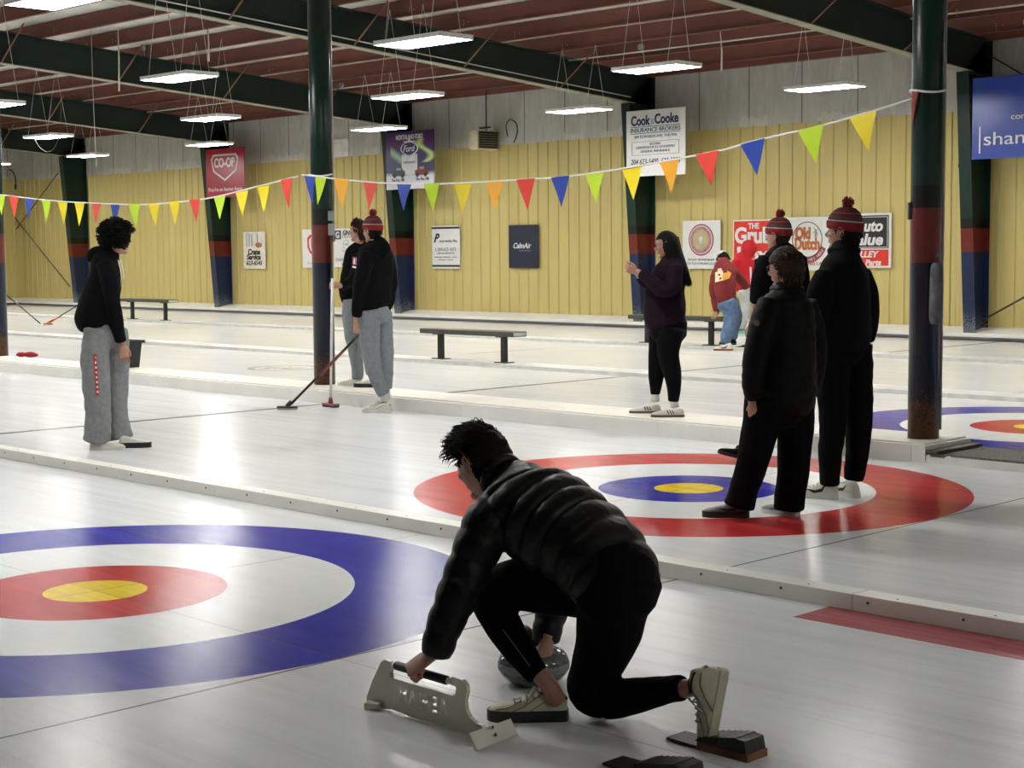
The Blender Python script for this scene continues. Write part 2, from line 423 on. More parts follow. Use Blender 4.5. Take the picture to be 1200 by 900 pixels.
for k, u in enumerate(COLS):
    # rafter (tapered I beam)
    root = thing('roof_rafter', (u, 20.6, lowf(20.6)), 'dark green steel rafter '+{0: 'nearest overhead', 1: 'meeting the column of the blue sign', 2: 'meeting the column of the white insurance sign', 3: 'meeting the column of the purple car sign', 4: 'meeting the column of the tall red sign', 5: 'farthest left'}[k], 'roof beam', 'dark green rafters across the roof')
    bm = bmesh.new(); y0, y1 = WALL_Y-.05, YN+.2
    prism(bm, [(u-.006, y0, lowf(y0)+.012), (u-.006, y0, roof_z(y0)), (u-.006, y1, roof_z(y1)), (u-.006, y1, lowf(y1)+.012)], (.012, 0, 0))
    prism(bm, [(u-.11, y0, roof_z(y0)-.014), (u+.11, y0, roof_z(y0)-.014), (u+.11, y1, roof_z(y1)-.014), (u-.11, y1, roof_z(y1)-.014)], (0, 0, .014))
    bm_obj('web', bm, GREEN, root)
    bm = bmesh.new()
    prism(bm, [(u-.11, 20.75, lowf(20.75)), (u+.11, 20.75, lowf(20.75)), (u+.11, y1, lowf(y1)), (u-.11, y1, lowf(y1))], (0, 0, .016))
    tag(bm_obj('lower_flange', bm, CREAM, root), 'pale lower flange')
    for j in range(7):
        yb = PY[1]-j*1.262*2-.9
        bm = bmesh.new()
        p0 = V((u+.1, yb, lowf(yb)+.02)); yt = yb; p1 = V((u+1.0, yt, roof_z(yt)+.04))
        d = p1-p0
        tube(bm, [p0, p1], .018, 4); o = bm_obj('flange_brace', bm, BRACE, root)
    # wall column, tapered
    if k == 0: continue
    root = thing('steel_column', (u, 21.1, .13), 'dark green, black, red and blue '+coldesc[k], 'column', 'banded wall columns')
    bm = bmesh.new(); zt = lowf(20.75)
    fy = lambda z: 20.93-.36*(z-.13)/(zt-.13)
    prism(bm, [(u-.115, fy(.1), .1), (u+.115, fy(.1), .1), (u+.115, fy(zt), zt), (u-.115, fy(zt), zt)], (0, .014, 0))
    prism(bm, [(u-.006, fy(.1)+.01, .1), (u-.006, fy(zt)+.01, zt), (u-.006, WALL_Y-.04, roof_z(21.3)), (u-.006, WALL_Y-.04, .1)], (.012, 0, 0))
    prism(bm, [(u-.115, WALL_Y-.055, .2), (u+.115, WALL_Y-.055, .2), (u+.115, WALL_Y-.055, roof_z(21.3)), (u-.115, WALL_Y-.055, roof_z(21.3))], (0, .012, 0))
    # girt clips and stiffener plates
    box(bm, (u, 20.98, zt-.02), (.23, .8, .014))
    bm_obj('column_body', bm, COLM, root)
    bm = bmesh.new(); box(bm, (u-.2, 21.2, 2.98), (.4, .06, .06)); bm_obj('bracket', bm, BRACE, root)

# round posts
posts = []
for k, (u, y, lab) in enumerate(((.265, 6.93, 'thick round green, black, red and blue post at the right with a grey padded hook'), (-7.25, 7.06, 'round banded post left of centre with conduit and grey boxes'), (-14.85, 7.12, 'blue and rust round post at the left edge'))):
    root = thing('round_post', (u, y, .139), lab, 'post', 'round banded posts'); posts.append(root)
    bm = bmesh.new(); r = .117; tube(bm, [(u, y, .1385), (u, y, lowf(y)+.01)], r, 40)
    bm_obj('post_shaft', bm, POLM, root)
    bm = bmesh.new(); box(bm, (u, y, lowf(y)-.012), (.3, .3, .02)); bm_obj('cap_plate', bm, GREEN, root)
    if k < 2:
        bm = bmesh.new(); yy = y+.0
        side = AR*(r+.012)
        p = V((u, y, 0))+side
        tube(bm, [(p.x, p.y, (.20 if k == 0 else 2.0)), (p.x, p.y, lowf(y)-.02)], .011, 8)
        if k == 1: tube(bm, [(p.x+.0, p.y, 1.7), (p.x, p.y, 2.0)], .011, 8)
        bm_obj('conduit', bm, mat('grey_conduit', (.30, .31, .30), .35, .5), root)
    if k == 1:
        for zz, hh in ((1.98, .11), (1.83, .13)):
            bm = bmesh.new(); q = V((u, y, zz))+AR*(r-.01)-AF*.06; box(bm, q, (.07, .06, hh), rot=Matrix.Rotation(YAW, 3, 'Z'), bevel=.006)
            bm_obj('junction_box', bm, mat('grey_box', (.28, .29, .28), .5), root)
    if k == 0:
        bm = bmesh.new(); q = V((u, y, 1.86))-AR*(r+.004); box(bm, q, (.03, .05, .13), rot=Matrix.Rotation(YAW, 3, 'Z'), bevel=.004); bm_obj('junction_box', bm, mat('dark_box', (.03, .03, .03), .5), root)
# grey padded hook hanging on the first post
c0 = wpt(1097, 345, 6.93)-AF*.10
root = thing('padded_hook', c0, 'scuffed grey rounded pad hanging from a loop on the thick right post', 'pad')
bm = bmesh.new(); a = pix(1098, 308, fdist(c0)); bb = pix(1096, 380, fdist(c0)); tube(bm, catmull([[*a, .028], [*((a*.85+bb*.15)), .046], [*((a+bb)/2), .048], [*(a*.12+bb*.88), .046], [*bb, .03]], 4) and [V(q[:3]) for q in catmull([[*a, .028], [*((a*.9+bb*.1)), .046], [*((a+bb)/2), .048], [*(a*.1+bb*.9), .046], [*bb, .03]], 4)], [q[3] for q in catmull([[*a, .028], [*((a*.9+bb*.1)), .046], [*((a+bb)/2), .048], [*(a*.1+bb*.9), .046], [*bb, .03]], 4)], 16)
bm_obj('pad', bm, mat('scuffed_grey_rubber', (.09, .10, .105), .6, var=.5, vscale=18), root, smooth=True)
bm = bmesh.new(); q0 = pix(1100, 299, fdist(c0)); tube(bm, [a+V((0, 0, -.02)), a+V((-.01, 0, .03)), q0+V((0, 0, .02)), q0, a+V((.015, 0, .02)), a], .007, 6); bm_obj('loop', bm, DKGREY, root)

# ---- dividers
bm = bmesh.new(); N = 0
x = XW; segs = []
while x < XE-.1: segs.append((x, min(x+2.44, XE))); x += 2.44
CURB = mat('white_curb_board', (.80, .79, .72), .38, var=.05, vscale=4)
root = thing('divider_curb', (0, 2.14, 0), 'low white screwed curb board between the two nearest ice sheets', 'divider')
bmc = bmesh.new()
for x0, x1 in segs: box(bmc, ((x0+x1)/2, 2.14, .037), (x1-x0-.004, .125, .074), bevel=.003)
bm_obj('curb_board', bmc, CURB, root)
bm = bmesh.new()
x = XW+.3
while x < XE:
    tube(bm, [(x, 2.0765, .046), (x, 2.072, .046)], .006, 6); tube(bm, [(x+.12, 2.12, .0735), (x+.12, 2.12, .0755)], .005, 6); x += .46
tag(bm_obj('screw', bm, mat('black_screw', (.02, .02, .02), .5, var=0), root), kind='stuff')
# wide raised platform of the posts
PLAT = mat('worn_cream_platform', (.76, .73, .64), .5, var=.07, vscale=2.5, bump=.2, bscale=14)
root = thing('divider_platform', (-5, 6.9, 0), 'wide raised cream platform the round posts stand on', 'divider')
bm = bmesh.new()
x = XW
while x < .5:
    x1 = min(x+2.44, .5); box(bm, ((x+x1)/2, 6.9, .0625), (x1-x-.003, .66, .125)); x = x1
bm_obj('platform_base', bm, WHITE, root)
bm = bmesh.new(); box(bm, ((XW+.46)/2, 6.92, .1315), (.46-XW, .60, .013)); tag(bm_obj('platform_top', bm, PLAT, root), 'worn cream top sheet')
bm = bmesh.new(); box(bm, (.55, 6.9, .085), (.1, .66, .02)); box(bm, (.60, 6.9, .06), (.12, .66, .02)); bm_obj('step_edge', bm, mat('dark_step_edge', (.07, .06, .045), .6), root)
bm = bmesh.new(); box(bm, (5.0, 6.9, .03), (8.99, .655, .06)); o = tag(bm_obj('walkway_base', bm, WHITE, root))
MATM = mat('grey_rubber_mat', (.15, .145, .13), .95, var=.4, vscale=60, bump=.8, bscale=140)
bm = bmesh.new(); box(bm, (5.1, 6.88, .0685), (8.8, .60, .016)); o = bm_obj('walkway_mat', bm, MATM); tag(o, 'speckled grey rubber mat strip beyond the end of the cream platform', 'mat')
for yc, wd, zz, lab in ((11.58, .5, .045, 'low white divider strip under the middle bench'), (16.5, .5, .045, 'low white divider strip farthest back, under the two far benches')):
    bm = bmesh.new(); box(bm, ((XW+XE)/2, yc, zz/2), (XE-XW, wd, zz)); 
    tag(bm_obj('divider_strip', bm, mat('pale_divider', (.60, .595, .56), .5)), lab, 'divider', 'low strips between the far sheets')

# ---- lamps
LAMP = mat('lamp_diffuser', (.9, .9, .9), .5, var=0, emit=(1, .995, .965), estr=LAMP_STR)
HOUS = mat('lamp_housing', (.85, .86, .84), .35, .0, var=.05)
WIRE = mat('steel_wire', (.60, .60, .57), .5, 0, var=0)
LZ = 4.15
def make_lamp():
    root = bpy.data.objects.new('hanging_light', None); COL.objects.link(root)
    bm = bmesh.new()
    w, l = .285, .60
    prof = [(-w, .0), (-w, .05), (-w+.03, .062), (w-.03, .062), (w, .05), (w, 0), (w-.012, 0), (w-.012, .03), (-w+.012, .03), (-w+.012, 0)]
    prism(bm, [(-l, a, b) for a, b in prof], (2*l, 0, 0)); box(bm, (-l-.004, 0, .03), (.012, 2*w, .06)); box(bm, (l+.004, 0, .03), (.012, 2*w, .06))
    box(bm, (0, 0, .075), (.5, .1, .03))
    a = bm_obj('housing', bm, HOUS, root)
    bm = bmesh.new(); box(bm, (0, 0, .010), (2*l-.03, 2*w-.03, .02), bevel=.006); bm_obj('diffuser', bm, LAMP, root)
    bm = bmesh.new()
    for i in range(6):
        box(bm, (-.5+i*.2, -w-.001, .035), (.07, .004, .012))
    bm_obj('vent_slot', bm, mat('lamp_slot', (.85, .85, .82), .3, var=0), root)
    return root
def lamp_wires(root, top):
    for sx in (-.42, .42):
        for sy in (-.25, .25):
            bm = bmesh.new(); tube(bm, [(sx, sy, .055), (sx, 0, top)], .0045, 5); bm_obj('hanging_wire', bm, WIRE, root).matrix_parent_inverse = Matrix.Identity(4)
lamp0 = make_lamp()
lamp_parts = list(lamp0.children)
GRID_U = [-1.9, -8.3, -13.7, -19.45, -25.7, -31.3, -36.6]  # first column, beyond the view, is added to brighten the near ice
ROWS = [(18.15, 'the back row'), (13.95, 'the second row from the back'), (9.5, 'the third row from the back'), (4.55, 'the row over the second nearest sheet'), (.2, 'the row over the nearest sheet')]
LAMPLAB = {(18.15, -8.3): 'bright flat hanging light farthest right, above the snack and parts signs', (13.95, -8.3): 'bright flat hanging light just above and left of centre-right, right of the insurance sign',
 (9.5, -8.3): 'largest bright hanging light near the top centre', (18.15, -13.7): 'bright hanging light directly left of the insurance sign', (13.95, -13.7): 'middle light of the three stacked above the car sign',
 (9.5, -13.7): 'largest of the three stacked lights left of the middle post', (18.15, -19.45): 'lowest light of the stack, just above the car sign', (13.95, -19.45): 'middle of the three stacked lights above the tall red sign',
 (18.15, -25.7): 'lowest light, just above the tall red sign', (13.95, -25.7): 'bright hanging light near the left edge with a drooping cable', (18.15, -31.3): 'small low light farthest left above the wall column',
 (9.5, -19.45): 'bright light cut by the left edge of the view', (4.55, -8.3): 'very bright light cut off by the top left corner'}
first = True
for ry, rn in ROWS:
    for ui, gu in enumerate(GRID_U+([10.2] if ry < 10 else [])):  # extra lamps behind the camera, added to brighten the kneeling curler's near side
        if ry < 5 and 4 < ui < len(GRID_U): continue
        r_ = lamp0 if first else lamp0.copy()
        if not first:
            COL.objects.link(r_)
            for ch in lamp_parts:
                c = ch.copy(); COL.objects.link(c); c.parent = r_
        first = False
        r_.location = (gu, ry, LZ); r_.rotation_euler = (0, 0, 0)
        lamp_wires(r_, roof_z(ry)-LZ+.02)
        tag(r_, LAMPLAB.get((ry, gu), 'flat white hanging light in '+rn+', unseen, there for light' if (ry, gu) not in LAMPLAB else None), 'ceiling light', 'flat hanging lights in rows under the roof')
# conduit run, hanging strips, wall cables
bm = bmesh.new(); tube(bm, [(XW, 18.92, roof_z(18.92)-.03), (-1, 18.92, roof_z(18.92)-.03)], .014, 6)
tag(bm_obj('ceiling_conduit', bm, WIRE), 'thin grey conduit pipe running along under the purlins', 'pipe')
bm = bmesh.new(); tube(bm, [(U0-PITCH_U*2+.0+.12, 20.6, lowf(20.6)+.10), (U0-PITCH_U*2+.12, -5, lowf(-5)+.10)], .012, 6)
tag(bm_obj('rafter_conduit', bm, WIRE), 'thin conduit along the rafter ending at the insurance sign column', 'pipe')
for px, y0, y1, yy, lab in ((138, 32, 107, 12.5, 'pale strip hanging from the roof at upper left'), (243, 27, 72, 13.2, 'short pale strip hanging behind a light, left of the first post'), (844, 37, 83, 19.3, 'pale strip hanging near the top right')):
    bm = bmesh.new(); a = wpt(px, y0, yy); b = wpt(px+1.5, y1, yy); m_ = (a+b)/2+V((.02, 0, 0)); tube(bm, [a, m_, b], [.012, .015, .02], 6)
    tag(bm_obj('hanging_strip', bm, mat('pale_strip', (.6, .58, .5), .6)), lab, 'strip', 'pale strips hanging from the roof')
bm = bmesh.new(); tube(bm, [wpt(106, 8, 12), wpt(109, 110, 12), wpt(113, 195, 12)], .006, 5)
tag(bm_obj('ceiling_cord', bm, WIRE), 'long thin cord hanging from the roof at upper left', 'cord')
# conduit box discs
for px, py, yy, lab in ((750, 55, 18.9, 'round grey junction box on the conduit at upper right'), (168, 56, 14.4, 'round grey junction box at upper left'), (399, 100, 18.9, 'round grey junction box beside the middle post')):
    p = wpt(px, py, yy); bm = bmesh.new(); tube(bm, [p, p+V((0, .05, 0))], .06, 14, hint=V((1, 0, 0))); tube(bm, [p+V((0, .02, .05)), V((p.x, p.y+.02, roof_z(p.y)+.02))], .012, 6)
    tag(bm_obj('round_junction_box', bm, mat('grey_disc', (.35, .36, .35), .5)), lab, 'junction box', 'round junction boxes under the roof')

# crossed rods on the wall
ROD = mat('dark_rod', (.035, .025, .02), .5)
for (a, b, yy, lab) in (((0, 294), (68, 203), 21.2, 'dark diagonal brace rod rising right, on the far left wall'), ((4, 238), (82, 336), 21.15, 'dark diagonal brace rod falling right, on the far left wall'),
                    ((1150, 376), (1215, 340), 21.2, 'dark brace rod low on the right wall'), ((1158, 64), (1215, 97), 21.2, 'dark brace rod high at the right above the blue sign')):
    bm = bmesh.new(); tube(bm, [wpt(*a, yy), wpt(*b, yy)], .016, 6); tag(bm_obj('brace_rod', bm, ROD), lab, 'brace rod', 'thin brace rods on the back wall')
# heater
p = wpt(572, 164, 21.0)
root = thing('unit_heater', p, 'boxy beige unit heater with dark louvres high on the back wall', 'heater')
hx = p.x-.10
bm = bmesh.new(); box(bm, (hx, 20.98, 4.03), (.26, .66, .42), bevel=.015); bm_obj('heater_case', bm, mat('beige_metal', (.55, .50, .36), .5), root)
bm = bmesh.new(); box(bm, (hx+.135, 20.98, 4.03), (.02, .58, .36)); bm_obj('grille', bm, mat('black_grille', (.012, .012, .01), .6), root)
for i in range(6):
    bm = bmesh.new(); box(bm, (hx+.15, 20.98, 3.90+i*.052), (.03, .58, .010), rot=Matrix.Rotation(.5, 3, 'Y')); bm_obj('louvre', bm, mat('louvre_metal', (.22, .20, .14), .5), root)
p.x = hx
bm = bmesh.new(); tube(bm, [(p.x, 21.05, 4.2), (p.x, 21.05, roof_z(21)+.05)], .014, 6); box(bm, (p.x, 21.0, 4.31), (.32, .05, .04)); bm_obj('hanger', bm, DKGREY, root)
bm = bmesh.new(); tube(bm, [V(q[:3]) for q in catmull([list(wpt(595, 160, 21.28)), list(wpt(593, 147, 21.28)), list(wpt(598, 140, 21.28)), list(wpt(605, 145, 21.3)), list(wpt(606, 156, 21.3)), list(wpt(602, 167, 21.3))], 5)], .013, 6)
tag(bm_obj('heater_cable', bm, DKGREY), 'dark looping cable beside the wall heater', 'cable')
bm = bmesh.new(); tube(bm, [V(q[:3]) for q in catmull([list(wpt(3, 199, 21.0)), list(wpt(12, 199, 21)), list(wpt(17, 205, 21)), list(wpt(18.5, 214, 21)), list(wpt(18.3, 222, 21))], 5)], .022, 6); tube(bm, [wpt(18.3, 216, 21), wpt(18.3, 222, 21)], .04, 8)
tag(bm_obj('hanging_cable', bm, DKGREY), 'black hooked cable hanging on the upper wall at the far left', 'cable')

bm = bmesh.new(); tube(bm, [V(q[:3]) for q in catmull([list(wpt(40, 162, 13.6)), list(wpt(46, 172, 13.6)), list(wpt(55, 178, 13.6)), list(wpt(63, 174, 13.6)), list(wpt(69, 160, 13.6)), list(wpt(71, 140, 13.6)), list(wpt(72, 118, 13.6))], 4)], .0035, 5)
tag(bm_obj('drooping_cable', bm, mat('dull_cable', (.2, .2, .2), .6)), 'thin cable drooping below the bright light near the left edge', 'cable')
a = wpt(388, 164, 21.33); b = wpt(408, 183, 21.33); bm = bmesh.new(); box(bm, ((a.x+b.x)/2, 21.355, (a.z+b.z)/2), (b.x-a.x, .05, a.z-b.z), bevel=.004)
tag(bm_obj('patch_panel', bm, mat('pale_grey_panel', (.72, .72, .68), .5)), 'pale grey square patch on the upper wall right of the middle post', 'panel')
# ================================================================== signs
SW = mat('sign_white', (.68, .68, .66), .35, var=.04)
SK = mat('sign_black', (.012, .012, .013), .4, var=0)
SR = mat('sign_red', (.52, .02, .02), .4, var=.08)
SG = mat('sign_grey', (.25, .26, .27), .5, var=0)
def board(px0, py0, px1, py1, y, m, lab, frame_m=None, th=.02, cat='sign', name='sponsor_sign', xend=None):
    a = wpt(px0, py0, y); b = wpt(px1, py1, y); x0, x1 = a.x, (xend if xend else b.x); z1, z0 = a.z, b.z
    root = thing(name, ((x0+x1)/2, y, z0), lab, cat, 'sponsor signs along the back wall')
    bm = bmesh.new(); box(bm, ((x0+x1)/2, y+th/2, (z0+z1)/2), (x1-x0, th, z1-z0), bevel=.003); bm_obj('sign_board', bm, m, root)
    return root, x0, x1, z0, z1
def flat(root, name, pts, y, m, th=.003):
    bm = bmesh.new(); prism(bm, [(a, y, b) for a, b in pts], (0, -th, 0)); return bm_obj(name, bm, m, root)
def rect(root, name, xa, za, xb, zb, y, m, th=.003): return flat(root, name, [(xa, za), (xb, za), (xb, zb), (xa, zb)], y, m, th)
def ringf(root, name, cx, cz, ro, ri, y, m, sx=1, a0=0, a1=360, th=.003, n=40):
    bm = bmesh.new(); o = []
    for k in range(n+1):
        a = R(a0+(a1-a0)*k/n); o.append([bm.verts.new((cx+r*sx*cos(a), y-d, cz+r*sin(a))) for r, d in ((ro, 0), (ro, th), (ri, th), (ri, 0))])
    for p, q in zip(o, o[1:]):
        for i in range(3): bm.faces.new((p[i], p[i+1], q[i+1], q[i]))
    return bm_obj(name, bm, m, root)
def disc(root, name, cx, cz, r, y, m, sx=1, th=.003, n=32): return flat(root, name, [(cx+r*sx*cos(2*pi*k/n), cz+r*sin(2*pi*k/n)) for k in range(n)], y, m, th)
YW = 21.33
# tall red co-operative sign
COR = mat('crimson_sign', (.33, .012, .035), .3, var=.05)
r_, x0, x1, z0, z1 = board(241, 176, 287, 230, 20.55, COR, 'tall crimson sign with a white shield badge and slogan on the fourth wall column')
cx = (x0+x1)/2; w = x1-x0; y = 20.545
cz = z0+(z1-z0)*.66
sh = [(-.36, .10), (-.30, .17), (.30, .17), (.36, .10), (.30, -.09), (0, -.24), (-.30, -.09)]
flat(r_, 'badge', [(cx+a*w, cz+b*w) for a, b in sh], y, SW); flat(r_, 'badge_inner', [(cx+a*w*.90, cz+b*w*.84-.008) for a, b in sh], y-.004, COR)
wtext(r_, 'CO-OP', cx, y-.008, cz+.04*w, .24, SW, w=w*.54, bold=.05)
wtext(r_, "You're at home here.", cx, y, z0+(z1-z0)*.17, .10, SW, w=w*.9, shear=.25)
# dealership sign
FB = newmat('aurora_print'); m, g, b, L = FB
tc = g.n('ShaderNodeTexCoord'); sp = g.n('ShaderNodeSeparateXYZ'); L(tc.outputs['Generated'], sp.inputs[0])
wv = g.noise(g.scaled(tc.outputs['Generated'], 1.3, 1, 1.0), 2.2, 3)
c = g.ramp(sp.outputs[2], [(.0, (.55, .56, .60)), (.22, (.5, .5, .55)), (.30, (.03, .04, .09)), (.55, (.035, .035, .10)), (.8, (.08, .02, .10)), (1, (.03, .02, .07))])
xx = g.m('ABSOLUTE', g.m('SUBTRACT', g.m('SUBTRACT', sp.outputs[0], .82), g.m('MULTIPLY', g.m('SINE', g.m('MULTIPLY', sp.outputs[2], 14)), .13)))
au = g.m('MULTIPLY', g.m('MULTIPLY', g.m('LESS_THAN', xx, .10), g.m('SUBTRACT', 1, g.m('MULTIPLY', xx, 9))), g.band(sp.outputs[2], .45, .85))
c = g.mix(au, c, (.45, .6, .2))
xx = g.m('ABSOLUTE', g.m('SUBTRACT', g.m('SUBTRACT', sp.outputs[2], .60), g.m('MULTIPLY', g.m('SUBTRACT', .2, sp.outputs[0]), .7)))
au = g.m('MULTIPLY', g.m('SUBTRACT', 1, g.m('MINIMUM', g.m('MULTIPLY', xx, 9), 1)), g.band(sp.outputs[0], .10, .4))
c = g.mix(g.m('MULTIPLY', au, .8), c, (.3, .5, .3))
L(c, b.inputs['Base Color']); b.inputs['Roughness'].default_value = .3
r_, x0, x1, z0, z1 = board(452, 156, 509, 220, 20.5, MATS['aurora_print'], 'dark purple aurora sign with an oval badge and two vehicles on the third wall column')
cx = (x0+x1)/2; w = x1-x0; h = z1-z0; y = 20.495
wtext(r_, 'NORTHLAND FORD', cx, y, z0+h*.90, .11, SW, w=w*.56, bold=.03)
disc(r_, 'badge', cx, z0+h*.83, .05, y, SW); rect(r_, 'badge_bar', cx-.2, z0+h*.82-.012, cx+.2, z0+h*.82+.012, y, SW)
disc(r_, 'badge', cx+.0, z0+h*.70, .155, y, SW, sx=2.0*w/1.7); disc(r_, 'badge_inner', cx, z0+h*.70, .135, y-.004, mat('navy_badge', (.02, .03, .10), .3), sx=2.03*w/1.7)
wtext(r_, 'Ford', cx, y-.008, z0+h*.70, .15, SW, w=w*.24, shear=.3)
rect(r_, 'panel', cx-.27, z0+h*.25, cx+.27, z0+h*.60, y, mat('pale_print', (.5, .5, .52), .4))
wtext(r_, 'NORTHLAND', cx, y-.004, z0+h*.46, .045, SK, w=.4)
def vehicle_print(x, z, s, colr, nm):
    pts = [(-.26, -.09), (-.27, .03), (-.17, .06), (-.10, .15), (.12, .15), (.18, .06), (.26, .04), (.27, -.09)]
    o = flat(r_, 'vehicle_picture', [(x+a*s, z+b_*s) for a, b_ in pts], y-.004, mat(nm, colr, .3))
    for q in (-.16, .16): disc(o, 'wheel_picture', x+q*s, z-.08*s, .06*s, y-.009, SK)
    rect(o, 'windscreen_picture', x-.08*s, z+.065*s, x+.10*s, z+.125*s, y-.009, mat('print_glass', (.25, .28, .32), .2))
vehicle_print(x0+w*.27, z0+h*.29, .85, (.03, .035, .045), 'dark_vehicle_print'); vehicle_print(x0+w*.75, z0+h*.29, .85, (.16, .03, .02), 'maroon_vehicle_print')
wtext(r_, 'The Pas, MB', x0+w*.25, y, z0+h*.16, .07, SK, w=w*.27); wtext(r_, 'The Pas, MB', x0+w*.76, y, z0+h*.16, .07, SK, w=w*.27)
# insurance sign
r_, x0, x1, z0, z1 = board(734, 131, 803, 204, 20.45, SW, 'white insurance brokers sign with dark lettering on the second wall column')
cx = (x0+x1)/2; w = x1-x0; h = z1-z0; y = 20.445
NV = mat('navy_ink', (.015, .02, .07), .5, var=0); TL = mat('slate_ink', (.08, .13, .17), .5, var=0)
wtext(r_, 'Cook', cx-.25*w, y, z0+h*.845, .19, NV, w=w*.33, bold=.04); wtext(r_, '&', cx-.045*w, y, z0+h*.82, .12, mat('pale_blue_ink', (.3, .42, .55), .5, var=0)); wtext(r_, 'Cooke', cx+.19*w, y, z0+h*.855, .19, NV, w=w*.40, bold=.04)
rect(r_, 'rule', x0+.08*w, z0+h*.745, x1-.08*w, z0+h*.755, y, TL); rect(r_, 'rule', x0+.08*w, z0+h*.645, x1-.08*w, z0+h*.655, y, TL)
wtext(r_, 'INSURANCE BROKERS', cx, y, z0+h*.70, .085, TL, w=w*.84, bold=.02)
wtext(r_, '304 EDWARDS AVE. THE PAS', cx, y, z0+h*.60, .055, TL, w=w*.72)
for xa, za, xb, zb in ((.10, .52, .90, .525), (.10, .32, .90, .325), (.10, .32, .105, .525), (.895, .32, .90, .525)): rect(r_, 'rule', x0+xa*w, z0+za*h, x0+xb*w, z0+zb*h, y, TL)
for t_, zz, ww in (('AUTOPAC', .485, .2), ('DRIVER/VEHICLE LICENSING', .435, .66), ('GENERAL INSURANCE', .375, .5)): wtext(r_, t_, cx, y, z0+h*zz, .05, TL, w=w*ww, shear=.2)
wtext(r_, '204 623-5400  623-5085', cx, y, z0+h*.22, .11, SK, w=w*.84, shear=.2)
# blue sign
BL = mat('royal_blue_sign', (.030, .060, .32), .28, var=.06)
r_, x0, x1, z0, z1 = board(1140, 92, 1200, 184, 20.45, BL, 'large royal blue sign with white lettering, cut by the right edge', xend=-3.9)
h = z1-z0; y = 20.445
wtext(r_, 'shane', x0+.22+.47, y, z0+h*.245, .22, SW, w=.94)
wtext(r_, 'connected', x0+.70+.37, y, z0+h*.50, .10, SW, w=.74); wtext(r_, 'we', x0+.93+.1, y, z0+h*.89, .09, SW, w=.2); rect(r_, 'rule', x0+.135, z0+h*.07, x0+.16, z0+h*.40, y, SW)
# crane service sign
r_, x0, x1, z0, z1 = board(285, 272, 311, 315, YW, mat('cream_sign', (.70, .66, .55), .5), 'small cream crane service sign with handwritten lettering, leftmost on the back wall')
cx = (x0+x1)/2; w = x1-x0; h = z1-z0; y = YW-.004
for a in (-.36, -.24, -.12, .14): rect(r_, 'crane_picture', cx+a*w, z0+h*.6, cx+(a+.05)*w, z0+h*.95, y, mat('blue_grey_ink', (.25, .32, .38), .5))
ellpts = [(cx+w*(.22+.16*cos(t)), z0+h*(.64+.07*sin(t))) for t in [k*pi/6 for k in range(12)]]; flat(r_, 'hook_picture', ellpts, y, mat('rust_ink', (.5, .16, .10), .5))
wtext(r_, 'Crane', cx, y, z0+h*.46, .15, SK, w=w*.56, bold=.06, shear=.1); wtext(r_, 'Service', cx-.02, y, z0+h*.32, .14, SK, w=w*.64, bold=.06, shear=.1); wtext(r_, '623-6545', cx, y, z0+h*.16, .12, SK, w=w*.74, shear=.2, bold=.02)
# shield sign behind the post
r_, x0, x1, z0, z1 = board(354, 269, 386, 314, YW, SW, 'white sign with a red shield outline, half hidden by the middle post')
cx = (x0+x1)/2; w = x1-x0; h = z1-z0; y = YW-.004
sh = [(-.30, .22), (-.20, .30), (.20, .30), (.30, .22), (.30, -.02), (.22, -.16), (0, -.32), (-.22, -.16), (-.30, -.02)]
flat(r_, 'shield', [(cx+a*w, z0+h*.56+b_*h) for a, b_ in sh], y, SR); flat(r_, 'shield_inner', [(cx+a*w*.76, z0+h*.565+b_*h*.76) for a, b_ in sh], y-.004, SW)
wtext(r_, 'U', cx-.03, y-.008, z0+h*.60, .30, SR, bold=.05); wtext(r_, 'CU INSURANCE', cx, y, z0+h*.12, .05, SG, w=w*.6)
# telecom sign
r_, x0, x1, z0, z1 = board(391, 268, 424, 313, YW, SW, 'white telecom sign with a dark block letter badge, right of the middle post')
cx = (x0+x1)/2; w = x1-x0; h = z1-z0; y = YW-.004
rect(r_, 'badge', x0+.03, z0+h*.72, x0+.29, z0+h*.95, y, NV); wtext(r_, 'G', x0+.16, y-.004, z0+h*.835, .15, SW, bold=.05)
wtext(r_, 'GNG', x0+.56, y, z0+h*.89, .11, SK, w=.40, bold=.05); wtext(r_, 'TELECOM', x0+.63, y, z0+h*.79, .08, SG, w=.62)
ringf(r_, 'badge_ring', cx-.05, z0+h*.58, .12, .108, y, SG); wtext(r_, 'GN', cx-.05, y, z0+h*.59, .06, SG); wtext(r_, 'NETWORKS', cx-.05, y, z0+h*.42, .03, SG, w=.3)
wtext(r_, 'DNG FISCHER', cx+.0, y, z0+h*.19, .08, SG, w=w*.85, bold=.03); wtext(r_, '623-2946', cx+.06, y, z0+h*.08, .08, SG, w=w*.55, bold=.03)
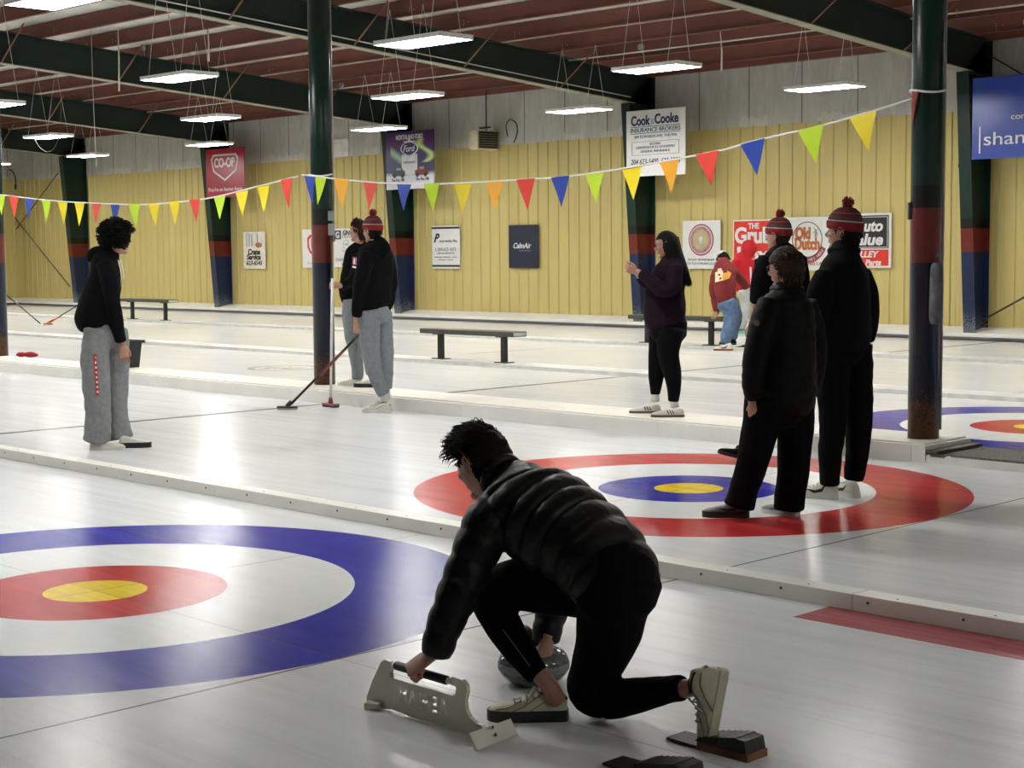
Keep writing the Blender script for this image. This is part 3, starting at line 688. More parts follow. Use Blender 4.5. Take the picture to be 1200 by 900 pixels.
# photo works
r_, x0, x1, z0, z1 = board(506, 265, 539, 315, YW, SW, 'white printed sign with black bars at top and bottom on the back wall')
cx = (x0+x1)/2; w = x1-x0; h = z1-z0; y = YW-.004
rect(r_, 'bar', x0, z0+h*.93, x1, z0+h*.975, y, SK); rect(r_, 'bar', x0, z0+h*.045, x1, z0+h*.09, y, SK)
wtext(r_, 'P', x0+.18*w, y, z0+h*.72, .20, SK, shear=.4, bold=.05); wtext(r_, 'erry works Plus', cx+.10*w, y, z0+h*.64, .06, SK, w=w*.64, shear=.1)
wtext(r_, '1-204-623-1672', cx, y, z0+h*.45, .08, SG, w=w*.74, bold=.02); wtext(r_, 'THE PAS, MANITOBA', cx, y, z0+h*.36, .04, SG, w=w*.62, bold=.02)
wtext(r_, 'PRINTING  BINDING  SIGNS', cx, y, z0+h*.27, .03, SG, w=w*.8); wtext(r_, 'DECALS  CARDS', cx, y, z0+h*.21, .03, SG, w=w*.5)
# airline
NAVY = mat('navy_sign', (.012, .015, .035), .35, var=.05)
r_, x0, x1, z0, z1 = board(596, 264, 631, 314, YW, NAVY, 'small dark navy sign with pale script lettering in the middle of the back wall')
cx = (x0+x1)/2; w = x1-x0; h = z1-z0; y = YW-.004
wtext(r_, 'CalmAir', cx-.03, y, z0+h*.52, .12, SW, w=w*.60, shear=.3, bold=.02); wtext(r_, 'The spirit of the north', cx+.05, y, z0+h*.40, .03, SG, w=w*.4)
# sponsor circle
r_, x0, x1, z0, z1 = board(800, 259, 844, 315, YW, SW, 'white square sign with a round maroon and gold emblem, right of the woman in purple')
cx = (x0+x1)/2; w = x1-x0; h = z1-z0; y = YW-.004; MR = mat('maroon_ink', (.28, .04, .07), .5)
disc(r_, 'emblem', cx, z0+h*.60, .315, y, MR); disc(r_, 'emblem_band', cx, z0+h*.60, .285, y-.004, SW); ringf(r_, 'emblem_ring', cx, z0+h*.60, .27, .20, y-.008, mat('pale_maroon_ink', (.40, .2, .2), .5))
disc(r_, 'emblem_centre', cx, z0+h*.60, .20, y-.008, mat('gold_ink', (.42, .36, .2), .5)); disc(r_, 'lamp_picture', cx, z0+h*.62, .05, y-.012, SW); rect(r_, 'lamp_picture', cx-.02, z0+h*.50, cx+.02, z0+h*.60, y-.012, SW)
for k in range(14):
    a = 2*pi*k/14; o = wtext(r_, 'THE OLDTIMERS 8'[k % 14], cx+.235*sin(a), y-.012, z0+h*.60+.235*cos(a), .034, MR, rotz=a)
wtext(r_, 'PROUD SPONSOR OF', cx, y, z0+h*.19, .045, SG, w=w*.70, bold=.02); wtext(r_, 'THE PAS CURLING CLUB', cx, y, z0+h*.11, .045, SG, w=w*.80, bold=.02)
# red grub sign
BR = mat('bright_red_sign', (.62, .03, .015), .35, var=.05)
r_, x0, x1, z0, z1 = board(859, 258, 908, 318, YW, SW, 'bright red sign with big white hand lettering behind the people in red')
w = x1-x0; h = z1-z0; rect(r_, 'red_panel', x0+.025, z0+.02, x1-.0, z1-.025, YW, BR); y = YW-.005; cx = (x0+x1)/2
wtext(r_, 'THE', x0+.50*w, y, z0+h*.88, .11, SW, w=w*.26, bold=.05); wtext(r_, 'Grub', x0+.48*w, y, z0+h*.70, .30, SW, w=w*.86, bold=.05); wtext(r_, 'Box', x0+.50*w, y, z0+h*.33, .28, SW, w=w*.78, bold=.05)
# snack sign
r_, x0, x1, z0, z1 = board(920, 255, 974, 317, YW, SW, 'white snack sign with orange and brown round emblem, between the two beanies')
w = x1-x0; h = z1-z0; cx = x0+.49*w; y = YW-.004; ORG = mat('brown_orange_ink', (.42, .11, .01), .4); 
ringf(r_, 'emblem_ring', cx, z0+h*.58, .335, .32, y, SK, a0=-20, a1=170); ringf(r_, 'emblem_ring', cx, z0+h*.58, .345, .325, y, mat('brown_ink', (.12, .04, .02), .4), a0=170, a1=340)
wtext(r_, 'Old', cx-.10, y-.004, z0+h*.70, .21, ORG, w=.34, bold=.07); wtext(r_, 'Dutch', cx, y-.004, z0+h*.50, .22, ORG, w=.56, bold=.06)
bm = bmesh.new()
for a in (.6, 2.2, 3.75, 5.3): prism(bm, [(cx+.19+.012*cos(a+1.57), y-.002, z0+h*.74+.012*sin(a+1.57)), (cx+.19-.012*cos(a+1.57), y-.002, z0+h*.74-.012*sin(a+1.57)), (cx+.19+.10*cos(a), y-.002, z0+h*.74+.10*sin(a))], (0, -.003, 0))
prism(bm, [(cx+.16, y-.002, z0+h*.63), (cx+.22, y-.002, z0+h*.63), (cx+.205, y-.002, z0+h*.73), (cx+.175, y-.002, z0+h*.73)], (0, -.003, 0)); bm_obj('windmill_picture', bm, SG, r_)
ringf(r_, 'ribbon', cx, z0+h*.60, .46, .35, y, MR, a0=205, a1=335); 
for k, ch in enumerate('QUALITY LIVES HERE'): 
    a = R(214+k*6.6); wtext(r_, ch, cx+.405*cos(a), y-.005, z0+h*.60+.405*sin(a), .055, SW, rotz=-(a+pi/2)) if ch != ' ' else None
wtext(r_, 'CALLING LAKE', cx+.1, y, z0+h*.13, .06, ORG, w=.7, bold=.03)
# auto parts sign
r_, x0, x1, z0, z1 = board(975, 251, 1044, 314, YW, SW, 'white, black and red auto parts sign behind the tall man')
w = x1-x0; h = z1-z0; y = YW-.004
rect(r_, 'black_panel', x0+.03, z0+h*.36, x1-.05, z1-.04, y, SK); rect(r_, 'red_panel', x0+.03, z0+.04, x1-.05, z0+h*.335, y, BR)
for xa, za, xb, zb in ((.04, .925, .945, .935), (.04, .375, .945, .385), (.937, .375, .945, .935)): rect(r_, 'pinstripe', x0+xa*w, z0+za*h, x0+xb*w, z0+zb*h, y-.004, SW)
wtext(r_, 'Auto', x0+.62*w, y-.004, z0+h*.77, .20, SW, w=.62, shear=.2, bold=.05); wtext(r_, 'Value', x0+.58*w, y-.004, z0+h*.52, .20, SW, w=.74, shear=.2, bold=.05)
wtext(r_, 'VALLEY', x0+.56*w, y-.004, z0+h*.25, .11, SW, w=.62, shear=.2, bold=.05); wtext(r_, 'Auto Parts', x0+.56*w, y-.004, z0+h*.10, .10, SW, w=.72, shear=.2, bold=.05)

# ================================================================== bunting
PC = {'y': mat('pennant_yellow', (.85, .68, .01), .45, var=.03), 'r': mat('pennant_red', (.75, .06, .04), .45, var=.06), 'b': mat('pennant_blue', (.02, .06, .38), .45, var=.08),
      'g': mat('pennant_lime', (.50, .72, .02), .45, var=.03), 'o': mat('pennant_orange', (.90, .42, .03), .45, var=.03)}
CORD = mat('white_cord', (.78, .78, .74), .7, var=0)
YB = 6.80
def bunting(name, pts, flags, lab):
    root = thing(name, wpt(*pts[len(pts)//2], YB), lab, 'bunting', 'pennant strings between the posts')
    P3 = [V(q[:3]) for q in catmull([list(wpt(a, b, YB)) for a, b in pts], 8)]
    bm = bmesh.new(); tube(bm, P3, .0085, 6); bm_obj('cord', bm, CORD, root)
    for (px, hw, tip, c, dx) in flags:
        # string point at px
        def sp(p):
            best = min(range(len(pts)-1), key=lambda i: 0 if pts[i][0] <= p <= pts[i+1][0] else min(abs(p-pts[i][0]), abs(p-pts[i+1][0])))
            a, b = pts[best], pts[best+1]; t = (p-a[0])/(b[0]-a[0]); return a[1]+(b[1]-a[1])*t
        A, B = wpt(px-hw, sp(px-hw)-.3, YB), wpt(px+hw, sp(px+hw)-.3, YB); T = wpt(px+dx, tip, YB)
        bm = bmesh.new(); n = 6; ph = random.random()*6; am = .006+.006*random.random()
        L_, R_ = [], []
        for i in range(n+1):
            t = i/n; k = V((0, am*sin(ph+3*t)-.004, 0)); L_.append(A.lerp(T, t*.985)+k); R_.append(B.lerp(T, t*.985)+k+V((0, .004*sin(ph*2), 0)))
        for s in (-.001, .001):
            a = [bm.verts.new(p+V((0, s, 0))) for p in L_]; b = [bm.verts.new(p+V((0, s, 0))) for p in R_]
            for i in range(n): bm.faces.new((a[i], b[i], b[i+1], a[i+1]) if s < 0 else (a[i+1], b[i+1], b[i], a[i])).smooth = True
        bm_obj('pennant', bm, PC[c], root, recalc=False)
bunting('pennant_string', [(-12, 228), (2, 228.5), (60, 235), (110, 238), (170, 239.5), (240, 233), (300, 219), (349, 206.5)],
    [(1, 5, 253, 'g', 2), (17, 5.5, 255, 'r', 0), (35, 5, 257, 'b', -1), (54, 5.5, 261, 'g', 0), (73, 6, 263, 'y', 2), (93, 6, 265, 'y', 0), (113.5, 5.5, 262, 'r', 0), (134.5, 5.5, 266, 'b', 0), (158.5, 6.5, 266, 'g', 1), (181, 6.5, 265, 'y', 2),
     (205, 6.5, 264, 'y', 0), (229, 6.5, 261, 'r', 1), (257, 7, 257, 'g', 1), (283, 8, 254, 'y', 3), (308, 7.5, 249, 'y', 2), (336.5, 6.5, 244, 'r', 2)],
    'string of coloured pennants sagging from the left edge to the middle post')
bunting('pennant_string', [(354, 205), (373, 207), (402, 210.5), (450, 214.5), (510, 215.5), (560, 213.5), (610, 210.5), (660, 207), (720, 199), (790, 187), (850, 175), (885, 165), (960, 148), (1020, 131), (1069, 116)],
    [(363.5, 6.5, 240, 'b', 3), (375.5, 7, 240, 'g', -3), (401, 8.5, 244, 'o', 0), (434, 8.5, 246, 'r', 0), (474, 9, 248, 'b', 0), (507, 9.5, 248, 'g', 0), (542, 10.5, 250, 'y', 1), (580.5, 10.5, 247, 'o', 1), (617, 11, 246, 'r', 1),
     (657, 11, 243, 'b', 1), (697, 11.5, 238, 'g', 3), (740, 12, 234, 'y', 3), (784, 11.5, 226, 'o', 3), (830, 13.5, 218, 'r', 3), (883, 14.5, 206, 'b', 4), (951, 15, 192, 'g', 5), (1012, 16, 177, 'y', 6)],
    'string of coloured pennants rising from the middle post to the thick right post')
# cord tied round the posts and the furled pennant
for u, yv, pxl, py, lab in ((.265, 6.93, 1088, 106, 'white cord tied around the thick right post'), (-7.25, 7.06, 372, 205, 'white cord tied around the middle post')):
    bm = bmesh.new(); z = wpt(pxl, py, yv-.1).z
    tube(bm, [V((u+.128*cos(a), yv+.128*sin(a), z+.012*sin(a*2))) for a in [k*2*pi/24 for k in range(25)]], .009, 6)
    tag(bm_obj('tied_cord', bm, CORD), lab, 'cord')
bm = bmesh.new(); prism(bm, [wpt(1069, 106, 6.83), wpt(1076, 107, 6.79), wpt(1072, 125, 6.79), wpt(1069.5, 150, 6.83), wpt(1068, 125, 6.85)], (0, .012, 0))
tag(bm_obj('furled_pennant', bm, mat('dark_red_cloth', (.25, .02, .02), .6)), 'dark red pennant folded against the thick right post', 'pennant')

# ================================================================== benches
BN = mat('olive_bench', (.045, .045, .03), .5, bump=.2); BLG = mat('black_steel', (.01, .01, .01), .45)
def bench(x0, x1, y, zb, h, lab, pad=False):
    root = thing('bench', ((x0+x1)/2, y, zb), lab, 'bench', 'low dark benches')
    bm = bmesh.new(); box(bm, ((x0+x1)/2, y, zb+h-.035), (x1-x0, .28, .07), bevel=.012); bm_obj('seat', bm, BN, root)
    bm = bmesh.new(); box(bm, (x1+.001, y, zb+h-.035), (.01, .24, .045)); box(bm, (x1+.007, y, zb+h-.035), (.006, .1, .01), mi=0); bm_obj('end_cap', bm, mat('white_tag', (.5, .5, .48), .5), root)
    for x in (x0+(x1-x0)*.16, x1-(x1-x0)*.16):
        bm = bmesh.new(); box(bm, (x, y, zb+(h-.06)/2), (.07, .07, h-.06), rot=None); box(bm, (x, y, zb+.006), (.24, .16, .012)); box(bm, (x, y, zb+h-.075), (.1, .24, .015)); bm_obj('leg', bm, BLG, root)
bz = .045
a = wpt(500, 385, 11.6); b = wpt(609, 388, 11.6); bench(a.x, b.x, 11.6, bz, a.z-bz+.01, 'low dark bench in the open ice middle, just left of the woman in purple')
a = wpt(742, 369, 16.5); b = wpt(852, 374, 16.5); bench(a.x, b.x, 16.5, bz, a.z-bz+.01, 'low dark bench behind the woman in purple that a player leans on')
a = wpt(146, 350, 16.5); b = wpt(203, 352, 16.5); bench(a.x, b.x, 16.5, bz, a.z-bz+.01, 'low dark bench far back beside the curly haired player')

# ================================================================== bin, mitts, brooms
p = gpt(150, 430, .138); p2 = gpt(173, 429, .138)
root = thing('plastic_bin', (p+p2)/2, 'black plastic storage tub with yellow label behind the curly haired player', 'bin')
bm = bmesh.new(); cx_, cy_ = -11.45, 7.0
c = V((cx_, cy_, .138)); c = pix(156, 428, fdist(gpt(160, 429, .138))); c.z = .138; c.y = 7.0
hw, hd, hh = .26, .19, .34
lo = [(c.x-hw*.86, c.y-hd*.86, c.z), (c.x+hw*.86, c.y-hd*.86, c.z), (c.x+hw*.86, c.y+hd*.86, c.z), (c.x-hw*.86, c.y+hd*.86, c.z)]
hi = [(c.x-hw, c.y-hd, c.z+hh), (c.x+hw, c.y-hd, c.z+hh), (c.x+hw, c.y+hd, c.z+hh), (c.x-hw, c.y+hd, c.z+hh)]
a = [bm.verts.new(q) for q in lo]; b = [bm.verts.new(q) for q in hi]; i_ = [bm.verts.new(c+V((sx*(hw-.02), sy*(hd-.02), hh))) for sx, sy in ((-1, -1), (1, -1), (1, 1), (-1, 1))]; j_ = [bm.verts.new(c+V((sx*(hw*.86-.02), sy*(hd*.86-.02), .02))) for sx, sy in ((-1, -1), (1, -1), (1, 1), (-1, 1))]
for k in range(4):
    n_ = (k+1) % 4
    bm.faces.new((a[k], a[n_], b[n_], b[k])); bm.faces.new((b[k], b[n_], i_[n_], i_[k])); bm.faces.new((i_[k], i_[n_], j_[n_], j_[k]))
bm.faces.new(a); bm.faces.new(j_); BP = mat('black_plastic', (.012, .012, .012), .4); bm_obj('tub', bm, BP, root)
bm = bmesh.new()
for s in ((0, -1), (0, 1)): box(bm, (c.x, c.y+s[1]*(hd+.012), c.z+hh-.01), (hw*2+.06, .03, .035), bevel=.004)
for s in (-1, 1): box(bm, (c.x+s*(hw+.012), c.y, c.z+hh-.01), (.03, hd*2+.05, .035), bevel=.004)
bm_obj('rim', bm, BP, root)
bm = bmesh.new(); box(bm, (c.x+.09, c.y-hd*.93-.004, c.z+.12), (.17, .006, .15)); lb = bm_obj('label_sticker', bm, mat('yellow_sticker', (.7, .6, .05), .5), root); tag(lb, 'yellow warning label')
bm = bmesh.new()
for k in range(3): box(bm, (c.x+.035+k*.055, c.y-hd*.93-.008, c.z+.13), (.012, .004, .05)); box(bm, (c.x+.035+k*.055, c.y-hd*.93-.008, c.z+.16), (.03, .004, .012))
bm_obj('sticker_print', bm, SK, lb)
p = gpt(31, 419, .138); root = thing('red_mitts', p, 'pair of red mitts lying on the platform near the left post', 'mitts')
bm = bmesh.new()
rd = AR
for dx, sc in ((-.07, .9), (.05, 1.1)):
    ellipsoid(bm, p+AR*dx+V((0, 0, .044)), (.085*sc, .06, .036), rot=Matrix.Rotation(YAW, 3, 'Z'))
ellipsoid(bm, p+AR*.11+V((0, 0, .036)), (.06, .045, .026), rot=Matrix.Rotation(YAW, 3, 'Z'))
me = solidify(bm, .008, 3, noise_amp=.008, noise_scale=14); link('mitt', me, mat('red_wool', (.30, .01, .015), .85, bump=.4), root)
def broom(root_lab, head_c, top_c, handle_m, head_m, pad_m, hx=None, name='curling_broom'):
    root = thing(name, head_c, root_lab, 'broom', 'curling brooms')
    d = (top_c-head_c).normalized()
    bm = bmesh.new(); tube(bm, [head_c+d*.05+V((0, 0, .02)), top_c], .0135, 10); bm_obj('handle', bm, handle_m, root)
    hx = hx or AR
    bm = bmesh.new(); rot = Matrix((hx, UP.cross(hx), UP)).transposed()
    box(bm, head_c+V((0, 0, .028)), (.21, .075, .022), rot=rot, bevel=.008); tube(bm, [head_c+V((0, 0, .03)), head_c+V((0, 0, .05))+d*.05], [.03, .018], 10); bm_obj('broom_head', bm, head_m, root)
    bm = bmesh.new(); box(bm, head_c+V((0, 0, .010)), (.20, .068, .02), rot=rot, bevel=.006); bm_obj('broom_pad', bm, pad_m, root)
    return root
BKP = mat('broom_black', (.012, .012, .012), .3); REDH = mat('broom_red', (.30, .02, .02), .3); WHT = mat('broom_white', (.75, .74, .70), .35)
PAD = mat('broom_pad_fabric', (.35, .33, .2), .7)
d2 = 16.0
h = gpt(337, 480, 0); hf = fdist(h)
r_ = broom('dark and red curling broom slanting down from the man in the red beanie', h, pix(421, 392, hf+.05), BKP, BKP, PAD)
bm = bmesh.new(); a = h.lerp(pix(421, 392, hf+.05), .45); b = h.lerp(pix(421, 392, hf+.05), .80); tube(bm, [a, b], .0142, 10); bm_obj('red_grip', bm, REDH, r_)
h = gpt(387.5, 477, 0); hf3 = fdist(h)
broom('white-handled curling broom held upright beside the middle post', h, pix(389.5, 326, hf3+.0), WHT, mat('broom_dark_red', (.2, .05, .04), .4), BKP, hx=V((1, 0, 0)))
h = gpt(50, 382.5, 0); broom('black broom leaning left, crossing another far back at the left', h, pix(2, 341, fdist(h)+.1), BKP, WHT, WHT)
h = gpt(56, 380.5, 0); r_ = broom('black broom with red lower handle leaning right, far back at the left', h, pix(118, 341, fdist(h)+.2), BKP, mat('broom_orange', (.6, .15, .08), .4), BKP)
bm = bmesh.new(); a = h+V((0, 0, .06)); b = h.lerp(pix(118, 341, fdist(h)+.2), .22); tube(bm, [a, b], .0155, 8); bm_obj('red_grip', bm, mat('broom_orange', (.6, .15, .08), .4), r_)

# ================================================================== curling stone
sc = gpt(626, 806, 0); sc = V((2.60, .27, 0))
sc = gpt(625.5, 800, 0)
root = thing('curling_stone', sc, 'grey granite curling stone under the kneeling curler\'s far hand', 'curling stone')
def gran():
    m, g, b, L = newmat('grey_granite')
    tc = g.n('ShaderNodeTexCoord'); o = tc.outputs['Object']; n = g.noise(o, 90, 4, .7); n2 = g.noise(o, 14, 3)
    L(g.ramp(g.m('ADD', g.m('MULTIPLY', n, .7), g.m('MULTIPLY', n2, .3)), [(.35, (.035, .042, .046)), (.62, (.12, .135, .14))]), b.inputs['Base Color']); b.inputs['Roughness'].default_value = .14
    return m
bm = bmesh.new(); rr = .131; hh = .138
prof = [(0, .002), (.06, .0), (.080, .005), (.104, .020), (.122, .040), (rr, .058), (rr, .080), (.126, .098), (.112, .117), (.088, .130), (.05, hh), (0, hh)]
pr = catmull([list(q) for q in prof], 3); n = 48; rings = []
for r0, z in pr:
    rings.append([bm.verts.new(sc+V((max(r0, .0005)*cos(2*pi*k/n), max(r0, .0005)*sin(2*pi*k/n), z))) for k in range(n)])
for a, b in zip(rings, rings[1:]):
    for k in range(n): bm.faces.new((a[k], a[(k+1) % n], b[(k+1) % n], b[k])).smooth = True
bm_obj('granite_body', bm, gran(), root)
bm = bmesh.new(); rings = [[bm.verts.new(sc+V((r0*cos(2*pi*k/n), r0*sin(2*pi*k/n), z))) for k in range(n)] for r0, z in ((rr+.0003, .055), (rr+.0012, .057), (rr+.0012, .081), (rr+.0003, .083))]
for a, b in zip(rings, rings[1:]):
    for k in range(n): bm.faces.new((a[k], a[(k+1) % n], b[(k+1) % n], b[k])).smooth = True
bm_obj('striking_band', bm, mat('pale_granite_band', (.17, .18, .18), .5, var=.3, vscale=120), root)
bm = bmesh.new(); tube(bm, [sc+V((0, 0, hh-.004)), sc+V((0, 0, hh+.03))], [.03, .018], 14); hd_ = (AR*-.55+AF*.83)
tube(bm, [V(q[:3]) for q in catmull([list(sc+V((0, 0, hh+.01))), list(sc+V((0, 0, hh+.045))+hd_*.02), list(sc+V((0, 0, hh+.055))+hd_*.07), list(sc+V((0, 0, hh+.05))+hd_*.13)], 4)], .014, 10)
tube(bm, [sc+V((0, 0, hh-.004)), sc+V((0, 0, hh+.006))], [.062, .058], 24)
bm_obj('stone_handle', bm, mat('dark_red_plastic', (.10, .015, .015), .3), root)

# ================================================================== stabilizer
YS = -.335
def sp3(px, py): 
    q = wpt(px, py, YS); return q
root = thing('delivery_stabilizer', (2.7, YS, 0), 'cream plastic delivery stabilizer with cut-out letters under the curler\'s near hand', 'stabilizer')
CR = mat('cream_plastic', (.72, .70, .58), .38, var=.04, bump=.05, bscale=200)
outl = [(429.5, 817), (436, 798), (446.5, 775.5), (450.5, 773), (457, 775.5), (459, 781), (456.5, 788), (457.5, 794), (530, 815.5), (533.5, 813), (534.5, 806), (531, 801), (526, 797.5), (530, 793), (541, 797), (546, 803), (547, 811), (544.5, 822), (545.5, 832), (550, 841), (558, 848), (564, 850), (569, 864), (557, 872), (532, 864), (530, 857.5), (500.5, 847.5), (500, 853), (479.5, 846.5), (478, 838.5), (460, 831.5), (452, 831), (430, 823)]
TH = .016
# letters cut right through, the word seen from behind (mirrored)
LET = {'M': [(0, 0), (3, 0), (6, 6), (9, 0), (12, 0), (12, 19), (9, 19), (9, 7.5), (6, 13.5), (3, 7.5), (3, 19), (0, 19)],
       'A': [(4, 0), (7, 0), (11, 19), (8, 19), (5.5, 7), (3, 19), (0, 19)],
       'H': [(0, 0), (3, 0), (3, 8), (8, 8), (8, 0), (11, 0), (11, 19), (8, 19), (8, 11), (3, 11), (3, 19), (0, 19)],
       'S': [(0, 0), (9, 0), (9, 11), (3, 11), (3, 16), (9, 16), (9, 19), (0, 19), (0, 8), (6, 8), (6, 3), (0, 3)]}
loops = [outl]
for ch, x in (('M', 0), ('A', 13.5), ('H', 27), ('S', 40.5), ('A', 51)):
    loops.append([(465+(x+a)*.95, 804.5+.27*(x+a)*.95+b_*.98) for a, b_ in LET[ch]])
L3 = []
for lp in loops:
    q = [sp3(*p) for p in lp]; L3.append([V((p.x, YS, max(p.z, .004))) for p in q])
from mathutils.geometry import tessellate_polygon
flatv = [p for lp in L3 for p in lp]; tris = tessellate_polygon([[V((p.x, p.z, 0)) for p in lp] for lp in L3])
bm = bmesh.new(); fa_ = [bm.verts.new(p) for p in flatv]; fb_ = [bm.verts.new(p+V((0, TH, 0))) for p in flatv]
for t in tris:
    bm.faces.new([fa_[i] for i in t]); bm.faces.new([fb_[i] for i in t[::-1]])
k0 = 0
for lp in L3:
    n = len(lp)
    for i in range(n): bm.faces.new((fa_[k0+i], fa_[k0+(i+1) % n], fb_[k0+(i+1) % n], fb_[k0+i]))
    k0 += n
plate = bm_obj('side_plate', bm, CR, root)
# handle bar
A, B = sp3(459.5, 779.5), sp3(531, 800.5); off = V((0, TH/2, 0))
bm = bmesh.new(); tube(bm, [A+off, B+off], .0105, 16); bm_obj('handle_rod', bm, mat('white_plastic_rod', (.72, .71, .66), .35), root)
bm = bmesh.new(); tube(bm, [A.lerp(B, .03)+off, A.lerp(B, .05)+off, A.lerp(B, .87)+off, A.lerp(B, .89)+off], [.013, .0155, .0155, .013], 18); bm_obj('foam_grip', bm, mat('black_foam', (.012, .012, .012), .55), root)
# front foot plate with two screw holes, rear block
q = [gpt(560, 880, 0), gpt(607, 861, 0)]; f0 = fdist(q[0]); f1 = fdist(q[1])
a0, a1 = q[0], q[1]; b0 = pix(550, 859, f0+.01); b1 = pix(598.5, 842, f1+.01)
bm = bmesh.new(); nn = (a1-a0).cross(b0-a0).normalized()*.014
prism(bm, [a0+V((0, 0, .002)), a1+V((0, 0, .002)), b1, b0], nn if nn.dot(AF) > 0 else -nn); ft = bm_obj('foot_plate', bm, CR, root)
bm = bmesh.new()
for px, py in ((577.5, 853), (581, 862)): 
    t_ = pix(px, py, (f0+f1)/2-.012); tube(bm, [t_, t_+AF*.02], .0035, 8, hint=V((1, 0, 0)))
bm_obj('screw', bm, SK, ft)
a = gpt(438, 830, 0); bm = bmesh.new(); box(bm, a+V((0.0, -.0, .012)), (.055, .05, .022), rot=Matrix.Rotation(.5, 3, 'Z'), bevel=.003); bm_obj('rear_foot', bm, CR, root)

# ================================================================== hacks
RUB = mat('black_rubber', (.010, .010, .010), .5, bump=.4, bscale=90); WD = mat('hack_wood', (.16, .065, .03), .55, var=.3, vscale=12, bump=.1)
def hack(cx, cy, lab):
    root = thing('foot_hack', (cx, cy, 0), lab, 'curling hack', 'rubber foot hacks')
    X = -1
    bm = bmesh.new(); box(bm, (cx, cy, .0125), (.20, .105, .025), bevel=.002); bm_obj('wooden_base', bm, WD, root)
    bm = bmesh.new()
    pr = [(cx-.11, cy, .026), (cx-.095, cy, .040), (cx+.045, cy, .068), (cx+.085, cy, .064), (cx+.094, cy, .026)]
    prism(bm, [V(p)+V((0, -.05, 0)) for p in pr], (0, .10, 0)); 
    for i in range(6): box(bm, (cx-.07+i*.024, cy-.001, .044+i*.0045), (.008, .1015, .006))
    bm_obj('rubber_foothold', bm, RUB, root)
    bm = bmesh.new(); prism(bm, [(cx-.10, cy-.052, .004), (cx-.23, cy-.045, .003), (cx-.23, cy+.05, .003), (cx-.10, cy+.052, .004)], (0, 0, .008)); bm_obj('rubber_flap', bm, RUB, root)
hk = gpt(862, 886, 0); hack(hk.x-.03, hk.y+.02, 'black rubber foot hack on a brown base under the curler\'s rear shoe')
hk = gpt(800, 918, 0); hack(hk.x-.05, hk.y-.0, 'black rubber foot hack cut by the bottom edge of the view')
print('hack', hk)
# ================================================================== people
SKIN = mat('skin', (.42, .22, .15), .5, var=.06, vscale=20)
SKIN_D = mat('skin_shaded_tone', (.40, .21, .14), .5, var=.06, vscale=20)
BLACKC = mat('black_cotton', (.004, .004, .0045), .95, var=.2, bump=.25, bscale=260)
BLACKP = mat('black_puffer_nylon', (.0035, .0035, .0036), .45, var=.15, bump=.15, bscale=45)
BLACKT = mat('black_trouser', (.0028, .0028, .003), .95, var=.2, bump=.2, bscale=200)
GREYF = mat('grey_fleece', (.22, .225, .23), .95, var=.12, vscale=30, bump=.4, bscale=160)
GREYF2 = mat('blue_grey_fleece', (.20, .22, .235), .95, var=.1, vscale=30, bump=.3, bscale=160)
PURPLE = mat('dark_plum_cotton', (.013, .006, .011), .95, var=.2, bump=.2, bscale=200)
MAROON = mat('maroon_cotton', (.19, .018, .018), .95, var=.15, bump=.2, bscale=200)
REDC = mat('red_cotton', (.50, .012, .02), .95, var=.12, bump=.2, bscale=200)
DENIM = mat('blue_denim', (.10, .16, .27), .9, var=.3, vscale=14, bump=.3, bscale=300)
HBLACK = mat('black_hair', (.004, .0035, .003), .6, var=.3, vscale=60)
HBROWN = mat('brown_hair', (.035, .021, .013), .6, var=.4, vscale=80)
HDARK = mat('dark_brown_hair', (.009, .0065, .005), .6, var=.4, vscale=80)
SHW = mat('off_white_leather', (.62, .60, .53), .55, var=.08, vscale=20)
SHC = mat('cream_leather', (.56, .52, .38), .6, var=.1, vscale=20, bump=.1, bscale=80)
SOLEW = mat('white_rubber_sole', (.62, .60, .54), .6, var=.08); SOLEB = mat('black_rubber_sole', (.012, .012, .012), .5)
EYE = mat('eye_white', (.6, .58, .55), .2, var=0); IRIS = mat('dark_iris', (.02, .012, .008), .15, var=0)

